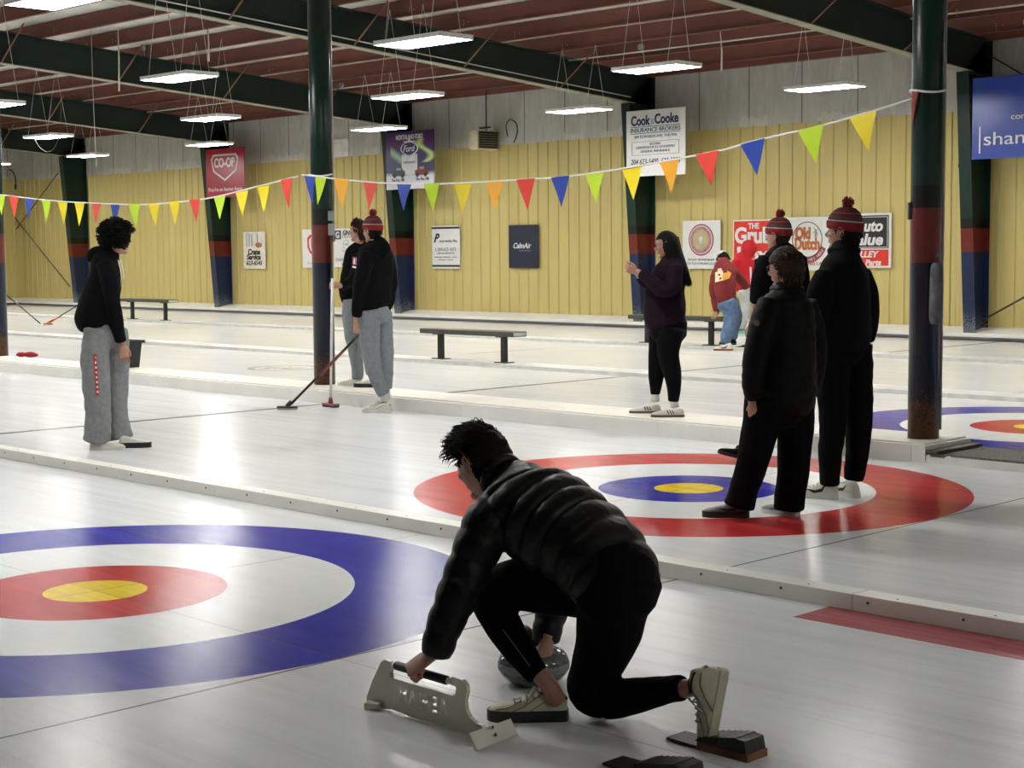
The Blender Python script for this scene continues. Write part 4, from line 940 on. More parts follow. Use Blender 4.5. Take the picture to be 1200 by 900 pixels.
def head_mesh():
    bm = bmesh.new(); n, mrows = 40, 30; rows = []
    for j in range(mrows+1):
        ph = pi*j/mrows; row = []
        for i in range(n):
            th = 2*pi*i/n
            x, y, z = sin(ph)*cos(th), sin(ph)*sin(th), cos(ph)
            X, Y, Z = x*.076, y*.097, z*.118
            if z < 0:                                      # jaw: narrows downwards, keeps the chin forward
                t = -z; X *= 1-.36*t**1.5
                if y > 0: Y *= 1-.10*t
                else: Y *= 1-.55*t**1.2
                Y += .018*t
            if y > .3 and z > -.1: Y *= .955               # flat brow
            if y < 0 and z > 0: Y *= 1.06
            row.append(bm.verts.new((X, Y, Z)))
        rows.append(row)
    for a, b in zip(rows, rows[1:]):
        for i in range(n): bm.faces.new((a[i], b[i], b[(i+1) % n], a[(i+1) % n]))
    bmesh.ops.remove_doubles(bm, verts=bm.verts, dist=1e-5)
    tube(bm, [(0, .082, .022), (0, .098, .0), (0, .112, -.020), (0, .106, -.030)], [.008, .011, .014, .010], 10, hint=V((1, 0, 0)))   # nose
    for s in (-1, 1):
        ellipsoid(bm, (s*.011, .098, -.028), (.009, .010, .008), seg=10)
        ellipsoid(bm, (s*.030, .083, .026), (.022, .010, .007), seg=10)             # brow
        ellipsoid(bm, (s*.040, .070, -.018), (.020, .018, .016), seg=10)            # cheek
        # ear: rim and lobe
        pts = [V((s*(.076+.012*sin(a)*.4), -.008-.020*cos(a)*.9, -.002+.032*sin(a))) for a in [k*2*pi/14 for k in range(15)]]
        tube(bm, [p+V((s*.008, 0, 0)) for p in pts], .0055, 6); ellipsoid(bm, (s*.077, -.004, -.004), (.008, .016, .026), seg=10)
    ellipsoid(bm, (0, .088, -.052), (.024, .010, .007), seg=12); ellipsoid(bm, (0, .086, -.062), (.020, .011, .007), seg=12)       # lips
    ellipsoid(bm, (0, .074, -.094), (.026, .020, .018), seg=12)                      # chin
    return solidify(bm, .0042, 3)
HEAD = head_mesh()
def hand_mesh(mode):
    bm = bmesh.new()
    loft(bm, [(0, -.03, 0, .027, .020), (0, .0, 0, .028, .019), (.002, .035, 0, .037, .017), (0, .075, 0, .041, .014), (0, .092, -.002, .038, .011)], V((0, 0, 1)), n=16, k=3, capf=.3)
    curls = {'relaxed': (22, 32, 20), 'grip': (72, 88, 42), 'pinch': (45, 40, 20), 'fist': (80, 95, 50)}[mode]
    for bx, L, rr, add, sp in ((.030, .072, .0092, -4, .10), (.0105, .080, .0096, 0, .03), (-.0095, .074, .0090, 4, -.03), (-.028, .058, .0080, 8, -.11)):
        p = V((bx, .084, -.002)); a = 0; pts = [(*(p-V((0, .02, 0))), rr*1.05)]; pts.append((*p, rr*1.08))
        for seg, c in zip((.45, .30, .25), curls):
            a += R(c+add); d = V((sp*cos(a), cos(a), -sin(a))); p = p+d*L*seg; pts.append((*p, rr*(1-.12*len(pts)*.5)))
        tube(bm, [q[:3] for q in pts], [q[3] for q in pts], 10, hint=V((1, 0, 0))); ellipsoid(bm, pts[-1][:3], (pts[-1][3],)*3, seg=8)
        for q in pts[1:-1]: ellipsoid(bm, q[:3], (q[3]*1.06,)*3, seg=8)
    if mode in ('grip', 'fist'): tp = [(.020, .012, -.006, .014), (.040, .036, -.020, .012), (.036, .062, -.040, .0105), (.016, .074, -.050, .0092)]
    elif mode == 'pinch': tp = [(.020, .012, -.006, .014), (.042, .040, -.018, .012), (.046, .070, -.032, .0105), (.036, .094, -.040, .009)]
    else: tp = [(.020, .012, -.006, .014), (.042, .036, -.014, .012), (.050, .062, -.024, .0105), (.048, .086, -.034, .009)]
    tube(bm, [q[:3] for q in tp], [q[3] for q in tp], 10, hint=V((0, 0, 1))); ellipsoid(bm, tp[-1][:3], (tp[-1][3],)*3, seg=8)
    return solidify(bm, .0026, 2)
HANDS = {k: hand_mesh(k) for k in ('relaxed', 'grip', 'pinch')}
def mtx(o, X, Y, Z, s=1):
    m = Matrix((V(X)*s, V(Y)*s, V(Z)*s)).transposed().to_4x4(); m.translation = V(o); return m
def hand_mx(wrist, fingers, back, left=True, s=1):
    Y = fingers.normalized(); Z = (back-Y*back.dot(Y)).normalized(); X = Y.cross(Z)
    if not left: X = -X
    return mtx(wrist, X, Y, Z, s)
def face_vecs(fa, pitch=0, roll=0):
    F = AF*cos(R(fa))-AR*sin(R(fa)); U = UP.copy(); Rt = F.cross(U)
    q = Matrix.Rotation(R(-pitch), 3, Rt); F2 = q @ F; U2 = q @ U          # pitch>0 looks down
    q = Matrix.Rotation(R(roll), 3, F2); return F2, q @ U2, q @ Rt

def shoe(parent, heel, toe_dir, up, m_up, m_sole, L=.285, style=None, sole_h=.028, collar=.085, name='shoe'):
    Y = toe_dir.normalized(); Z = (up-Y*up.dot(Y)).normalized(); X = Y.cross(Z)
    M = mtx(heel, X, Y, Z, L/.285)
    st = [(-.002, .026, .055), (.02, .034, collar), (.055, .036, collar+.004), (.09, .038, collar-.008), (.125, .041, .068), (.165, .046, .055), (.205, .049, .046), (.245, .044, .038), (.275, .030, .028), (.288, .014, .018)]
    ss = catmull([list(q) for q in st], 3); bm = bmesh.new(); rings = []
    nn = 16
    for y, w, h in ss:
        ring = []
        for k in range(nn+1):
            a = pi*k/nn; ca, sa = cos(a), sin(a)
            ring.append(bm.verts.new(M @ V((w*math.copysign(abs(ca)**.75, ca), y, sole_h*.5+(h)*abs(sa)**.8))))
        rings.append(ring)
    for a, b in zip(rings, rings[1:]):
        for k in range(nn): bm.faces.new((a[k], b[k], b[k+1], a[k+1])).smooth = True
        bm.faces.new((a[nn], b[nn], b[0], a[0]))
    bm.faces.new(rings[0]); bm.faces.new(rings[-1][::-1])
    s = bm_obj(name, bm, m_up, parent)
    bm = bmesh.new(); outl = []
    for y, w, h in ss: outl.append((w+.004, y))
    pts = [(a, b) for a, b in outl]+[(0, .294)]+[(-a, b) for a, b in outl[::-1]]+[(0, -.008)]
    lo = [M @ V((a*.97, b, 0)) for a, b in pts]
    prism(bm, lo, Z*sole_h*(L/.285)); so = bm_obj('sole', bm, m_sole, s)
    if style:
        for sd in (-1, 1):
            bm = bmesh.new()
            def P(y, zf, off=.003):
                w = [q for q in ss if q[0] <= y][-1]
                a = zf*pi/2; return M @ V((sd*(w[1]*abs(cos(a))**.75+off), y, sole_h*.5+w[2]*abs(sin(a))**.8+off*.3))
            if style == 'stripes':
                for y0 in (.085, .108, .131): 
                    for k in range(3):
                        q = [P(y0+.016*t, .12+.5*t*.9) for t in (k/3, (k+1)/3)]; q2 = [P(y0+.010+.016*t, .12+.5*t*.9) for t in (k/3, (k+1)/3)]
                        bm.faces.new([bm.verts.new(p) for p in (q[0], q[1], q2[1], q2[0])])
                bm_obj('side_stripes', bm, SOLEB, s, recalc=False)
                bm = bmesh.new(); bm.faces.new([bm.verts.new(p) for p in (P(.0, .2), P(.022, .25), P(.022, .95), P(.0, .8))]); bm_obj('heel_tab', bm, SOLEB, s, recalc=False)
            elif style == 'swoosh':
                top = [(.06, .55), (.09, .30), (.13, .30), (.17, .50), (.215, .78)]; bot = [(.06, .50), (.085, .14), (.135, .12), (.175, .40), (.215, .75)]
                for k in range(4): bm.faces.new([bm.verts.new(P(*p)) for p in (top[k], top[k+1], bot[k+1], bot[k])])
                bm_obj('side_mark', bm, SOLEB, s, recalc=False)
            elif style == 'seams':
                for path in ([(.02, .5), (.06, .45), (.10, .30), (.14, .12)], [(.09, .9), (.12, .6), (.16, .35), (.20, .2), (.24, .25)], [(.165, .9), (.19, .6), (.22, .45), (.26, .45)]):
                    tube(bm, [P(*p) for p in path], .0016, 5)
                bm_obj('seam', bm, mat('brown_seam', (.14, .12, .08), .7, var=0), s)
                bm = bmesh.new(); tube(bm, [P(-.001, .95), P(.03, .82), P(.07, .86), P(.095, .98)], .005, 6); bm_obj('collar_trim', bm, SOLEB, s)
        bm = bmesh.new()
        for k in range(5):
            y = .10+.022*k; w = [q for q in ss if q[0] <= y][-1]; z = sole_h*.5+w[2]*.97
            tube(bm, [M @ V((-.024, y, z-.006)), M @ V((-.012, y+.004, z+.004)), M @ V((.012, y+.006, z+.004)), M @ V((.024, y, z-.006))], .0032, 6)
        if style == 'seams':
            for sx in (-1, 1):
                tube(bm, [V(q[:3]) for q in catmull([list(M @ V((0, .10, .102))), list(M @ V((sx*.02, .115, .115))), list(M @ V((sx*.045, .13, .10))), list(M @ V((sx*.04, .15, .07)))], 4)], .0025, 5)
        bm_obj('laces', bm, SOLEW if style != 'seams' else mat('dirty_lace', (.35, .33, .25), .8), s)
    return s

def hair_cap(bm, M, zlow=.0, grow=.008, front=.045, seg=36, lump=.004, back=-.08):
    """shell over the skull; hairline higher at the forehead, lower at the nape"""
    rows = []; nr = 16
    for j in range(nr+1):
        row = []
        for i in range(seg):
            th = 2*pi*i/seg; yy = sin(th)
            lim = (front if yy > .35 else (back if yy < -.25 else zlow+ (front-zlow)*max(0, (yy+.25)/.6)))
            cz = max(-1, min(1, lim/.118)); ph_end = math.acos(cz); ph = ph_end*j/nr
            x, y, z = sin(ph)*cos(th), sin(ph)*sin(th), cos(ph)
            g = grow+lump*noise.noise(V((x*6, y*6, z*6)))*1.5
            Y = y*(.097+g)*(1.06 if y < 0 else .97)
            if z < 0 and y < 0: Y *= 1-.35*(-z)
            row.append(bm.verts.new(M @ V((x*(.077+g)*(1-.12*max(0, -z)), Y, z*(.118+g)))))
        rows.append(row)
    for a, b in zip(rows, rows[1:]):
        for i in range(seg): bm.faces.new((a[i], b[i], b[(i+1) % seg], a[(i+1) % seg])).smooth = True
def strands(bm, M, n, L, style, r=.003, front=.03, back=-.085, lowside=.0, seed=1, cr=.085):
    rnd = random.Random(seed)
    for _ in range(n):
        while True:
            th = rnd.uniform(0, 2*pi); z = rnd.uniform(-.8, 1); s = math.sqrt(1-z*z); x, y = s*cos(th), s*sin(th)
            lim = front if y > .35 else (back if y < -.2 else lowside)
            if z*.118 > lim: break
        nrm = V((x, y, z)); p = V((x*.080, y*(.101 if y > 0 else .106), z*.121))
        d = style(nrm, rnd).normalized(); l = L*rnd.uniform(.6, 1.3); pts = [p-nrm*.004]; q = p+nrm*.003
        for k in range(1, 5):
            dd = (d*1.0+nrm*(.55-.35*k)+V((rnd.uniform(-.25, .25),)*1+(rnd.uniform(-.25, .25), rnd.uniform(-.2, .2)))).normalized()
            q = q+dd*l/4
            e = V((q.x/.083, q.y/.106, q.z/.124)); 
            if e.length < 1: q = q/e.length
            pts.append(q)
        tube(bm, [M @ a for a in pts], [r, r*1.2, r, r*.7, r*.15], 4)
def beanie(parent, M, pom=True):
    """knit hat in head coordinates"""
    m = MATS.get('striped_beanie_knit')
    if not m:
        m, g, b, L = newmat('striped_beanie_knit'); tc = g.n('ShaderNodeUVMap'); sp = g.n('ShaderNodeSeparateXYZ'); L(tc.outputs[0], sp.inputs[0])
        c = g.ramp(sp.outputs[1], [(0, (.36, .010, .018)), (.36, (.62, .60, .58)), (.41, (.12, .05, .05)), (.52, (.20, .03, .04)), (.60, (.16, .02, .03)), (.68, (.28, .08, .09)), (.74, (.16, .012, .02))], 'CONSTANT')
        kn = g.m('SINE', g.m('MULTIPLY', sp.outputs[0], 420)); c = g.mix(g.m('MULTIPLY', g.m('GREATER_THAN', kn, .3), .35), c, (.06, .005, .008))
        L(c, b.inputs['Base Color']); b.inputs['Roughness'].default_value = .95
        bp = g.n('ShaderNodeBump'); bp.inputs['Distance'].default_value = .004; L(kn, bp.inputs['Height']); L(bp.outputs['Normal'], b.inputs['Normal'])
    prof = [(.012, .0, 1.08), (.014, .05, 1.13), (.040, .2, 1.16), (.062, .34, 1.14), (.064, .36, 1.10), (.085, .5, 1.04), (.105, .64, .96), (.128, .78, .80), (.146, .9, .55), (.156, 1, .22)]
    bm = bmesh.new(); uv = bm.loops.layers.uv.new('UVMap'); n = 40; rings = []
    for z, t, g in prof:
        rings.append([(bm.verts.new(M @ V((.080*g*cos(2*pi*k/n), .100*g*sin(2*pi*k/n)*1.02-.006-.10*max(0, z-.07)+.0015*noise.noise(V((k, z*30, 1))), z+(.012 if sin(2*pi*k/n) > 0 else -.012)*abs(sin(2*pi*k/n))*(1-t)+.002*noise.noise(V((k*.7, z*50, 1)))))), t) for k in range(n)])
    for a, b in zip(rings, rings[1:]):
        for k in range(n):
            q = (k+1) % n; f = bm.faces.new((a[k][0], a[q][0], b[q][0], b[k][0])); f.smooth = True
            for lp, u, w in zip(f.loops, (k/n, (k+1)/n, (k+1)/n, k/n), (a[k][1], a[k][1], b[k][1], b[k][1])): lp[uv].uv = (u, w)
    f = bm.faces.new([q[0] for q in rings[-1]])
    for lp in f.loops: lp[uv].uv = (0, .99)
    hat = bm_obj('beanie', bm, m, parent); tag(hat, 'red, white and grey striped knit beanie')
    if pom:
        bm = bmesh.new(); rnd = random.Random(3); c = V((0, -.018, .182))
        ellipsoid(bm, M @ c, (.026, .026, .026))
        for _ in range(170):
            d = V((rnd.gauss(0, 1), rnd.gauss(0, 1), rnd.gauss(0, 1))).normalized(); tube(bm, [M @ (c+d*.015), M @ (c+d*(.036+rnd.uniform(0, .006)))], [.004, .002], 4)
        bm_obj('pompom', bm, mat('red_pompom', (.22, .015, .02), .95, var=.5, vscale=40), hat)
    return hat
def glasses(parent, M):
    bm = bmesh.new()
    for s in (-1, 1):
        pts = [M @ V((s*.032+.024*cos(a), .100, .008+.017*sin(a))) for a in [k*2*pi/16 for k in range(17)]]; tube(bm, pts, .0022, 5)
        tube(bm, [M @ V((s*.055, .100, .012)), M @ V((s*.078, .075, .012)), M @ V((s*.084, .0, .008)), M @ V((s*.080, -.012, -.004))], .0022, 5)
    tube(bm, [M @ V((-.009, .101, .012)), M @ V((.009, .101, .012))], .002, 5)
    bm_obj('glasses', bm, BKP, parent)

def decal(parent, target, quads, m, name, d_off=.004):
    """raised print on a garment: polygons given as pixel outlines, dropped on the cloth surface"""
    dg = bpy.context.evaluated_depsgraph_get()
    bmt = bmesh.new(); bmt.from_mesh(target.data); tree = BVHTree.FromBMesh(bmt); bmt.free()
    bm = bmesh.new()
    for q in quads:
        A, B, C, D = [V((*p, 0)) for p in q]; nx = 6; ny = 6; g = {}
        ok = True
        for i in range(nx+1):
            for j in range(ny+1):
                u, w = i/nx, j/ny; p = A.lerp(B, u).lerp(D.lerp(C, u), w)
                r = ray(p.x, p.y).normalized(); h = tree.ray_cast(CAM, r)
                if h[0] is None: continue
                g[i, j] = bm.verts.new(h[0]-r*d_off)
        for i in range(nx):
            for j in range(ny):
                k = [(i, j), (i+1, j), (i+1, j+1), (i, j+1)]
                if all(a in g for a in k): bm.faces.new([g[a] for a in k])
    return bm_obj(name, bm, m, parent, recalc=False)

for _m in (BLACKC, BLACKT, PURPLE, HBLACK, HBROWN, HDARK): _m.node_tree.nodes['Principled BSDF'].inputs['Specular IOR Level'].default_value = .12
BLACKP.node_tree.nodes['Principled BSDF'].inputs['Specular IOR Level'].default_value = .25
def garment(parent, name, m, lofts, voxel=.009, smooth=3, namp=.006, nscale=7, lab=None):
    bm = bmesh.new()
    for secs, hint, kw in lofts: loft(bm, secs, hint, **kw)
    me = solidify(bm, voxel, smooth, noise_amp=namp, noise_scale=nscale)
    o = link(name, me, m, parent)
    if lab: o['label'] = lab
    return o
def person(base, d0, fa, torso, legs, arms, head, hands, top, bottom, label, group=None, skin=None, hair=None, hat=False, specs=False,
           headp=(0, 0), headfa=None, hscale=1.0, vox=.009, hood=None, topname='hoodie', bottomname='trousers', bare_from=None, hem=None, eyes=True, foot_r=.032, skinlegs=()):
    """all px lists: (px, py, depth offset, radius or (side, depth) radii)"""
    skin = skin or SKIN
    root = thing('person', base, label, 'person', group)
    F = AF*cos(R(fa))-AR*sin(R(fa))
    def p3(px, py, dd): return pix(px, py, d0+dd)
    def sec(lst): 
        out = []
        for q in lst:
            p = p3(*q[:3]); ra = q[3]; rb = q[4] if len(q) > 4 else q[3]; out.append((*p, ra, rb))
        return out
    # ---- body: one continuous skin surface (torso, limbs, neck), head and hands of finer mesh joined on
    bm = bmesh.new()
    ts = sec(torso); loft(bm, [(a, b, c, r1*.72, r2*.72) for a, b, c, r1, r2 in ts], F, k=4, capf=.05)
    for l in legs: loft(bm, [(a, b, c, min(r1, r2)*.6, min(r1, r2)*.6) for a, b, c, r1, r2 in sec(l['pts'])], F, k=3, capf=.05)
    for l in legs:
        if 'skin' in l: loft(bm, sec(l['skin']), F, k=3)
    for a_ in arms:
        s_ = sec(a_['pts']); s_ = [(a, b, c, r1*.58, r2*.58) for a, b, c, r1, r2 in s_]; loft(bm, s_, F, k=3, capf=.05)
        if 'skin' in a_: loft(bm, sec(a_['skin']), F, k=3)
    hp = p3(*head[:3]); hF, hU, hR = face_vecs(headfa if headfa is not None else fa, *headp)
    hM = mtx(hp, hR, hF, hU, hscale)
    nk0 = V(ts[-1][:3]); nk1 = hp-hU*.07-hF*.015
    loft(bm, [(*(nk0-UP*.03), .062, .062), (*nk0.lerp(nk1, .5), .056, .058), (*nk1, .055, .060)], F, k=4)
    body = solidify(bm, vox, 3)
    parts = [(body, None), (HEAD, hM)]
    for h in hands: parts.append((HANDS[h['mode']], h['m']))
    bo = link('body', join_meshes('body', parts), skin, root)
    for me in (body,): bpy.data.meshes.remove(me)
    if eyes:
        for s in (-1, 1):
            bm = bmesh.new(); c = V((s*.032, .078, .010)); ellipsoid(bm, hM @ c, (.0125*hscale,)*3, seg=12); e = bm_obj('eye', bm, EYE, root)
            bm = bmesh.new(); ellipsoid(bm, hM @ (c+V((0, .008, 0))), (.0062,)*3, seg=10); bm_obj('iris', bm, IRIS, e)
            bm = bmesh.new(); tube(bm, [hM @ V((s*.014, .094, .030)), hM @ V((s*.034, .093, .036)), hM @ V((s*.052, .080, .030))], [.0015, .002, .001], 6); bm_obj('eyebrow', bm, hair or HDARK, root)
    # ---- clothes
    puff = top.get('puff')
    lf = [(ts, F, dict(k=12 if puff else 6, n=32, puff=puff))]
    for a_ in arms: lf.append((sec(a_['pts']), F, dict(k=11 if puff else 5, n=20, puff=a_.get('puff', puff and (puff[0], puff[1], .02)), capf=.25)))
    if hood:
        for hq in hood: lf.append((sec(hq), F, dict(k=4, n=16)))
    tp = garment(root, topname, top['m'], lf, top.get('vox', vox), top.get('smooth', 3), top.get('namp', .006), top.get('ns', 7))
    lf = []
    pel = [bottom['pelvis']] if 'pelvis' in bottom else []
    for pl in pel: lf.append((sec(pl), F, dict(k=4, n=22)))
    for l in legs: lf.append((sec(l['pts']), F, dict(k=5, n=18, capf=.15)))
    bt = garment(root, bottomname, bottom['m'], lf, vox, bottom.get('smooth', 3), bottom.get('namp', .006), bottom.get('ns', 8))
    for l in legs:
        if 'shoe' in l:
            s = l['shoe']; hl = V(s['heel']) if 'heel' in s else gpt(*s['h'])
            shoe(root, hl, s['dir'], s.get('up', UP), s['m'], s['sole'], L=s.get('L', .285), style=s.get('style'), sole_h=s.get('sh', .028), collar=s.get('collar', .085), name=s.get('name', 'shoe'))
        if 'sock' in l:
            bm = bmesh.new(); loft(bm, sec(l['sock']), F, n=14, k=3, capf=.2); bm_obj('sock', bm, mat('white_sock', (.66, .66, .64), .9, bump=.3), root, smooth=True)
    if hat: beanie(root, hM)
    if specs: glasses(root, hM)
    return root, hM, tp, bt, bo
LEFT = -AR; RIGHT = AR; AWAY = AF; NEAR = -AF; DOWN = -UP

# ------------------------------------------------------------------ kneeling curler
D = 5.3
Fk = AF*cos(R(48))-AR*sin(R(48))
wr = pix(507, 766, 5.30); kn = pix(486, 789, 5.26)
lh = dict(mode='grip', m=hand_mx(wr, (pix(489, 779, 5.29)-wr), (UP*1.0-AR*.25-AF*.35), left=True, s=1.08))
wr2 = pix(641, 752, 5.69)
rh = dict(mode='grip', m=hand_mx(wr2, (DOWN*.8-AR*.25+AF*.1), (AR*.5-AF*.9), left=False, s=.95))
heelL = gpt(666, 845, 0); toeL = gpt(582, 843, 0); heelL = gpt(664, 843, 0.0)
heelR = pix(852, 786, 5.02); toeR = pix(833, 874, 5.0)
K = person(gpt(690, 845, 0), D, 48,
    torso=[(730, 694, -.10, .155, .13), (712, 665, -.05, .175, .15), (683, 637, .03, .185, .155), (648, 613, .12, .200, .165), (617, 590, .20, .195, .15), (604, 571, .25, .12, .11), (593, 561, .28, .075, .075)],
    legs=[dict(pts=[(712, 688, -.02, .115, .10), (650, 685, .06, .105, .105), (598, 686, .14, .088, .088), (577, 703, .15, .074, .074), (596, 742, .09, .062, .062), (617, 774, .04, .047, .047), (630, 791, .01, .041, .041)],
               skin=[(625, 780, .03, .034), (645, 806, 0, .031), (652, 820, .0, .034)],
               shoe=dict(heel=heelL, dir=toeL-heelL, m=SHC, sole=SOLEB, L=.262, style='seams', sh=.042, collar=.085)),
          dict(pts=[(720, 695, -.10, .135, .125), (712, 745, -.04, .108, .108), (698, 785, .02, .088, .088), (694, 809, .03, .080, .085), (712, 819, .0, .070, .070), (745, 815, -.10, .060, .060), (780, 808, -.20, .047, .047), (798, 807, -.25, .044, .044)],
               skin=[(785, 808, -.22, .034), (810, 806, -.26, .029), (823, 805, -.28, .028)],
               shoe=dict(heel=heelR, dir=toeR-heelR, up=(-AR*.93-AF*.1+UP*.15), m=SHC, sole=SHC, L=.262, style='seams', sh=.03, collar=.105))],
    arms=[dict(pts=[(594, 594, .16, .080), (576, 612, .10, .092), (558, 646, .06, .080), (539, 690, .03, .074), (524, 726, .01, .064), (514, 755, -.01, .056), (511, 767, -.01, .049)], skin=[(517, 745, 0, .03), (509, 764, 0, .026)], puff=(.15, .088, 0)),
          dict(pts=[(640, 592, .30, .075), (655, 640, .42, .070), (650, 700, .46, .062), (642, 735, .43, .055), (641, 751, .41, .048)], skin=[(642, 735, .45, .03), (640, 746, .44, .026)], puff=(.15, .088, 0))],
    head=(565, 543, .36), headp=(24, 0), headfa=47, hscale=1.0,
    hands=[lh, rh], top=dict(m=BLACKP, puff=(.13, .086, .0), vox=.0052, smooth=1, namp=.004, ns=12), bottom=dict(m=BLACKT, pelvis=[(716, 702, -.08, .15, .125), (727, 684, -.11, .155, .13), (718, 668, -.06, .15, .125)], namp=.004),
    label='person kneeling in a black puffer jacket, one hand gripping the cream stabilizer', hair=HDARK, vox=.006, topname='puffer_jacket')
root, hM, tp, bt, bo = K
bm = bmesh.new(); hair_cap(bm, hM, zlow=.024, grow=.018, front=.062, back=-.075, lump=.010)
strands(bm, hM, 1500, .055, lambda n, r: V((n.x*.7+r.uniform(-.5, .5), .45+n.y*.3, .45+.4*n.z)), r=.0026, front=.055, back=.045, lowside=.05, seed=5)
strands(bm, hM, 900, .022, lambda n, r: V((n.x*.5, -.1+r.uniform(-.3, .3), -.7)), r=.0026, front=.2, back=-.085, lowside=.020, seed=6)
strands(bm, hM, 240, .075, lambda n, r: V((n.x*.4-.25, 1.0, r.uniform(-.1, .35))), r=.0024, front=.055, back=.07, lowside=.06, seed=8)
for k, (a0, dz) in enumerate(((0, 0), (.3, .008), (.7, -.004))):
    c = V((-.01+.012*k, -.02-.01*k, .135)); tube(bm, [hM @ (c+V((.016*cos(t+a0)*.6, .022*cos(t+a0), .018*sin(t)+dz))) for t in [j*pi*1.2/9 for j in range(10)]], .0016, 5)
bm_obj('hair', bm, HDARK, root)
# jacket collar and cuffs, trouser stripe
bm = bmesh.new(); c = pix(590, 561, D+.27); ax = (hM.translation-c).normalized(); T, S, B = frame(ax, Fk)
tube(bm, [c+(S*cos(a)*.073+B*sin(a)*.073)+T*.012 for a in [k*2*pi/20 for k in range(21)]], .018, 8); bm_obj('collar', bm, BLACKP, root)
bm = bmesh.new(); q = [pix(590, 742, D+.02), pix(606, 764, D-.02), pix(620, 782, D-.04)]
decal(root, bt, [((588.5, 738), (590, 737.4), (622, 780.5), (620.6, 781.5))], mat('grey_piping', (.10, .10, .10), .6, var=0), 'trouser_piping', .002)
bm.free()

# ------------------------------------------------------------------ curly haired player, left
D = 13.04
b = gpt(130, 527, 0)
wr = pix(143.5, 406, D-.06)
P1 = person(b, D, -78,
    torso=[(117, 384, 0, .165, .14), (115, 374, 0, .185, .185), (118, 350, 0, .18, .155), (123, 325, 0, .185, .135), (124, 308, 0, .17, .115), (127, 300, 0, .10, .09), (130, 293, 0, .065, .065)],
    legs=[dict(pts=[(113, 385, -.10, .105), (112, 430, -.10, .115), (114, 470, -.10, .105), (115, 500, -.10, .108), (113, 517, -.10, .112)],
               shoe=dict(heel=gpt(106, 527.5, 0), dir=AR*1.0+AF*.12, m=SHW, sole=SOLEW, L=.27)),
          dict(pts=[(134, 385, .10, .105), (136, 430, .08, .105), (136, 475, .08, .092), (139, 500, .08, .098), (141, 513, .08, .104)],
               shoe=dict(heel=gpt(140, 525, 0), dir=AR*1.0+AF*.2, m=SHW, sole=SOLEB, L=.25, sh=.05))],
    arms=[dict(pts=[(123, 309, -.16, .065), (128, 330, -.19, .072), (132, 355, -.17, .062), (137, 382, -.11, .056), (142, 400, -.07, .049)], skin=[(142, 396, -.07, .03), (144, 405, -.06, .026)]),
          dict(pts=[(126, 309, .15, .065), (130, 340, .19, .06), (136, 375, .16, .052), (142, 398, .10, .046)])],
    head=(138, 281, .02), headp=(6, 0), headfa=-38,
    hands=[dict(mode='relaxed', m=hand_mx(wr, DOWN+AR*.15, NEAR+AR*.3, left=False))],
    top=dict(m=BLACKC, namp=.010, ns=6), bottom=dict(m=GREYF, pelvis=[(121, 400, 0, .16, .125), (120, 380, 0, .16, .12)], namp=.012, ns=9),
    hood=[[(107, 304, 0, .035), (110, 298, 0, .045), (118, 295, .0, .05), (128, 298, 0, .05)], [(106, 303, .0, .03), (114, 303, 0, .06)]],
    label='person with big curly black hair, black hoodie and baggy grey sweatpants', hair=HBLACK)
root, hM, tp, bt, bo = P1
bm = bmesh.new(); rnd = random.Random(11); c = V((0, -.022, .035))
ellipsoid(bm, hM @ c, (.128, .122, .118))
for _ in range(900):
    d = V((rnd.gauss(0, 1), rnd.gauss(0, 1), rnd.gauss(0, 1))).normalized()
    if d.y > .25 and d.z < .25: continue
    if d.z < -.75: continue
    rr_ = .126+rnd.uniform(-.006, .022); q = c+V((d.x*rr_*1.08, d.y*rr_*1.05, d.z*rr_*1.0)); s = rnd.uniform(.008, .015)
    T, S, B = frame(d, V((.3, .1, 1)))
    tube(bm, [hM @ (q+d*(t*.022-.012)+(S*cos(t*9)+B*sin(t*9))*s*.8) for t in [j/6 for j in range(7)]], [.007, .006, .0055, .005, .0045, .004, .002], 5)
bm_obj('curly_hair', bm, HBLACK, root)
ds = decal(root, bt, [((109.0, 415), (113.2, 415), (116.3, 463.5), (112.2, 463.5))], mat('red_print', (.45, .02, .02), .7), 'leg_print', .004)
for k in range(8): decal(ds, bt, [((110.6+k*.38, 418+k*5.7), (112.6+k*.38, 418+k*5.7), (112.8+k*.38, 420.6+k*5.7), (110.8+k*.38, 420.6+k*5.7))], SW, 'print_letter', .007)
decal(root, tp, [((141.5, 327), (144.5, 327), (145, 338), (142, 338)), ((142, 344), (145.5, 344), (145.8, 353), (142, 353))], SW, 'chest_print', .004)
bm = bmesh.new()
for dx in (0, 3): tube(bm, [pix(138.5+dx, 305, D-.06), pix(141+dx, 315, D-.13), pix(142.5+dx, 327, D-.15)], .004, 5)
bm_obj('drawstring', bm, CORD, root)

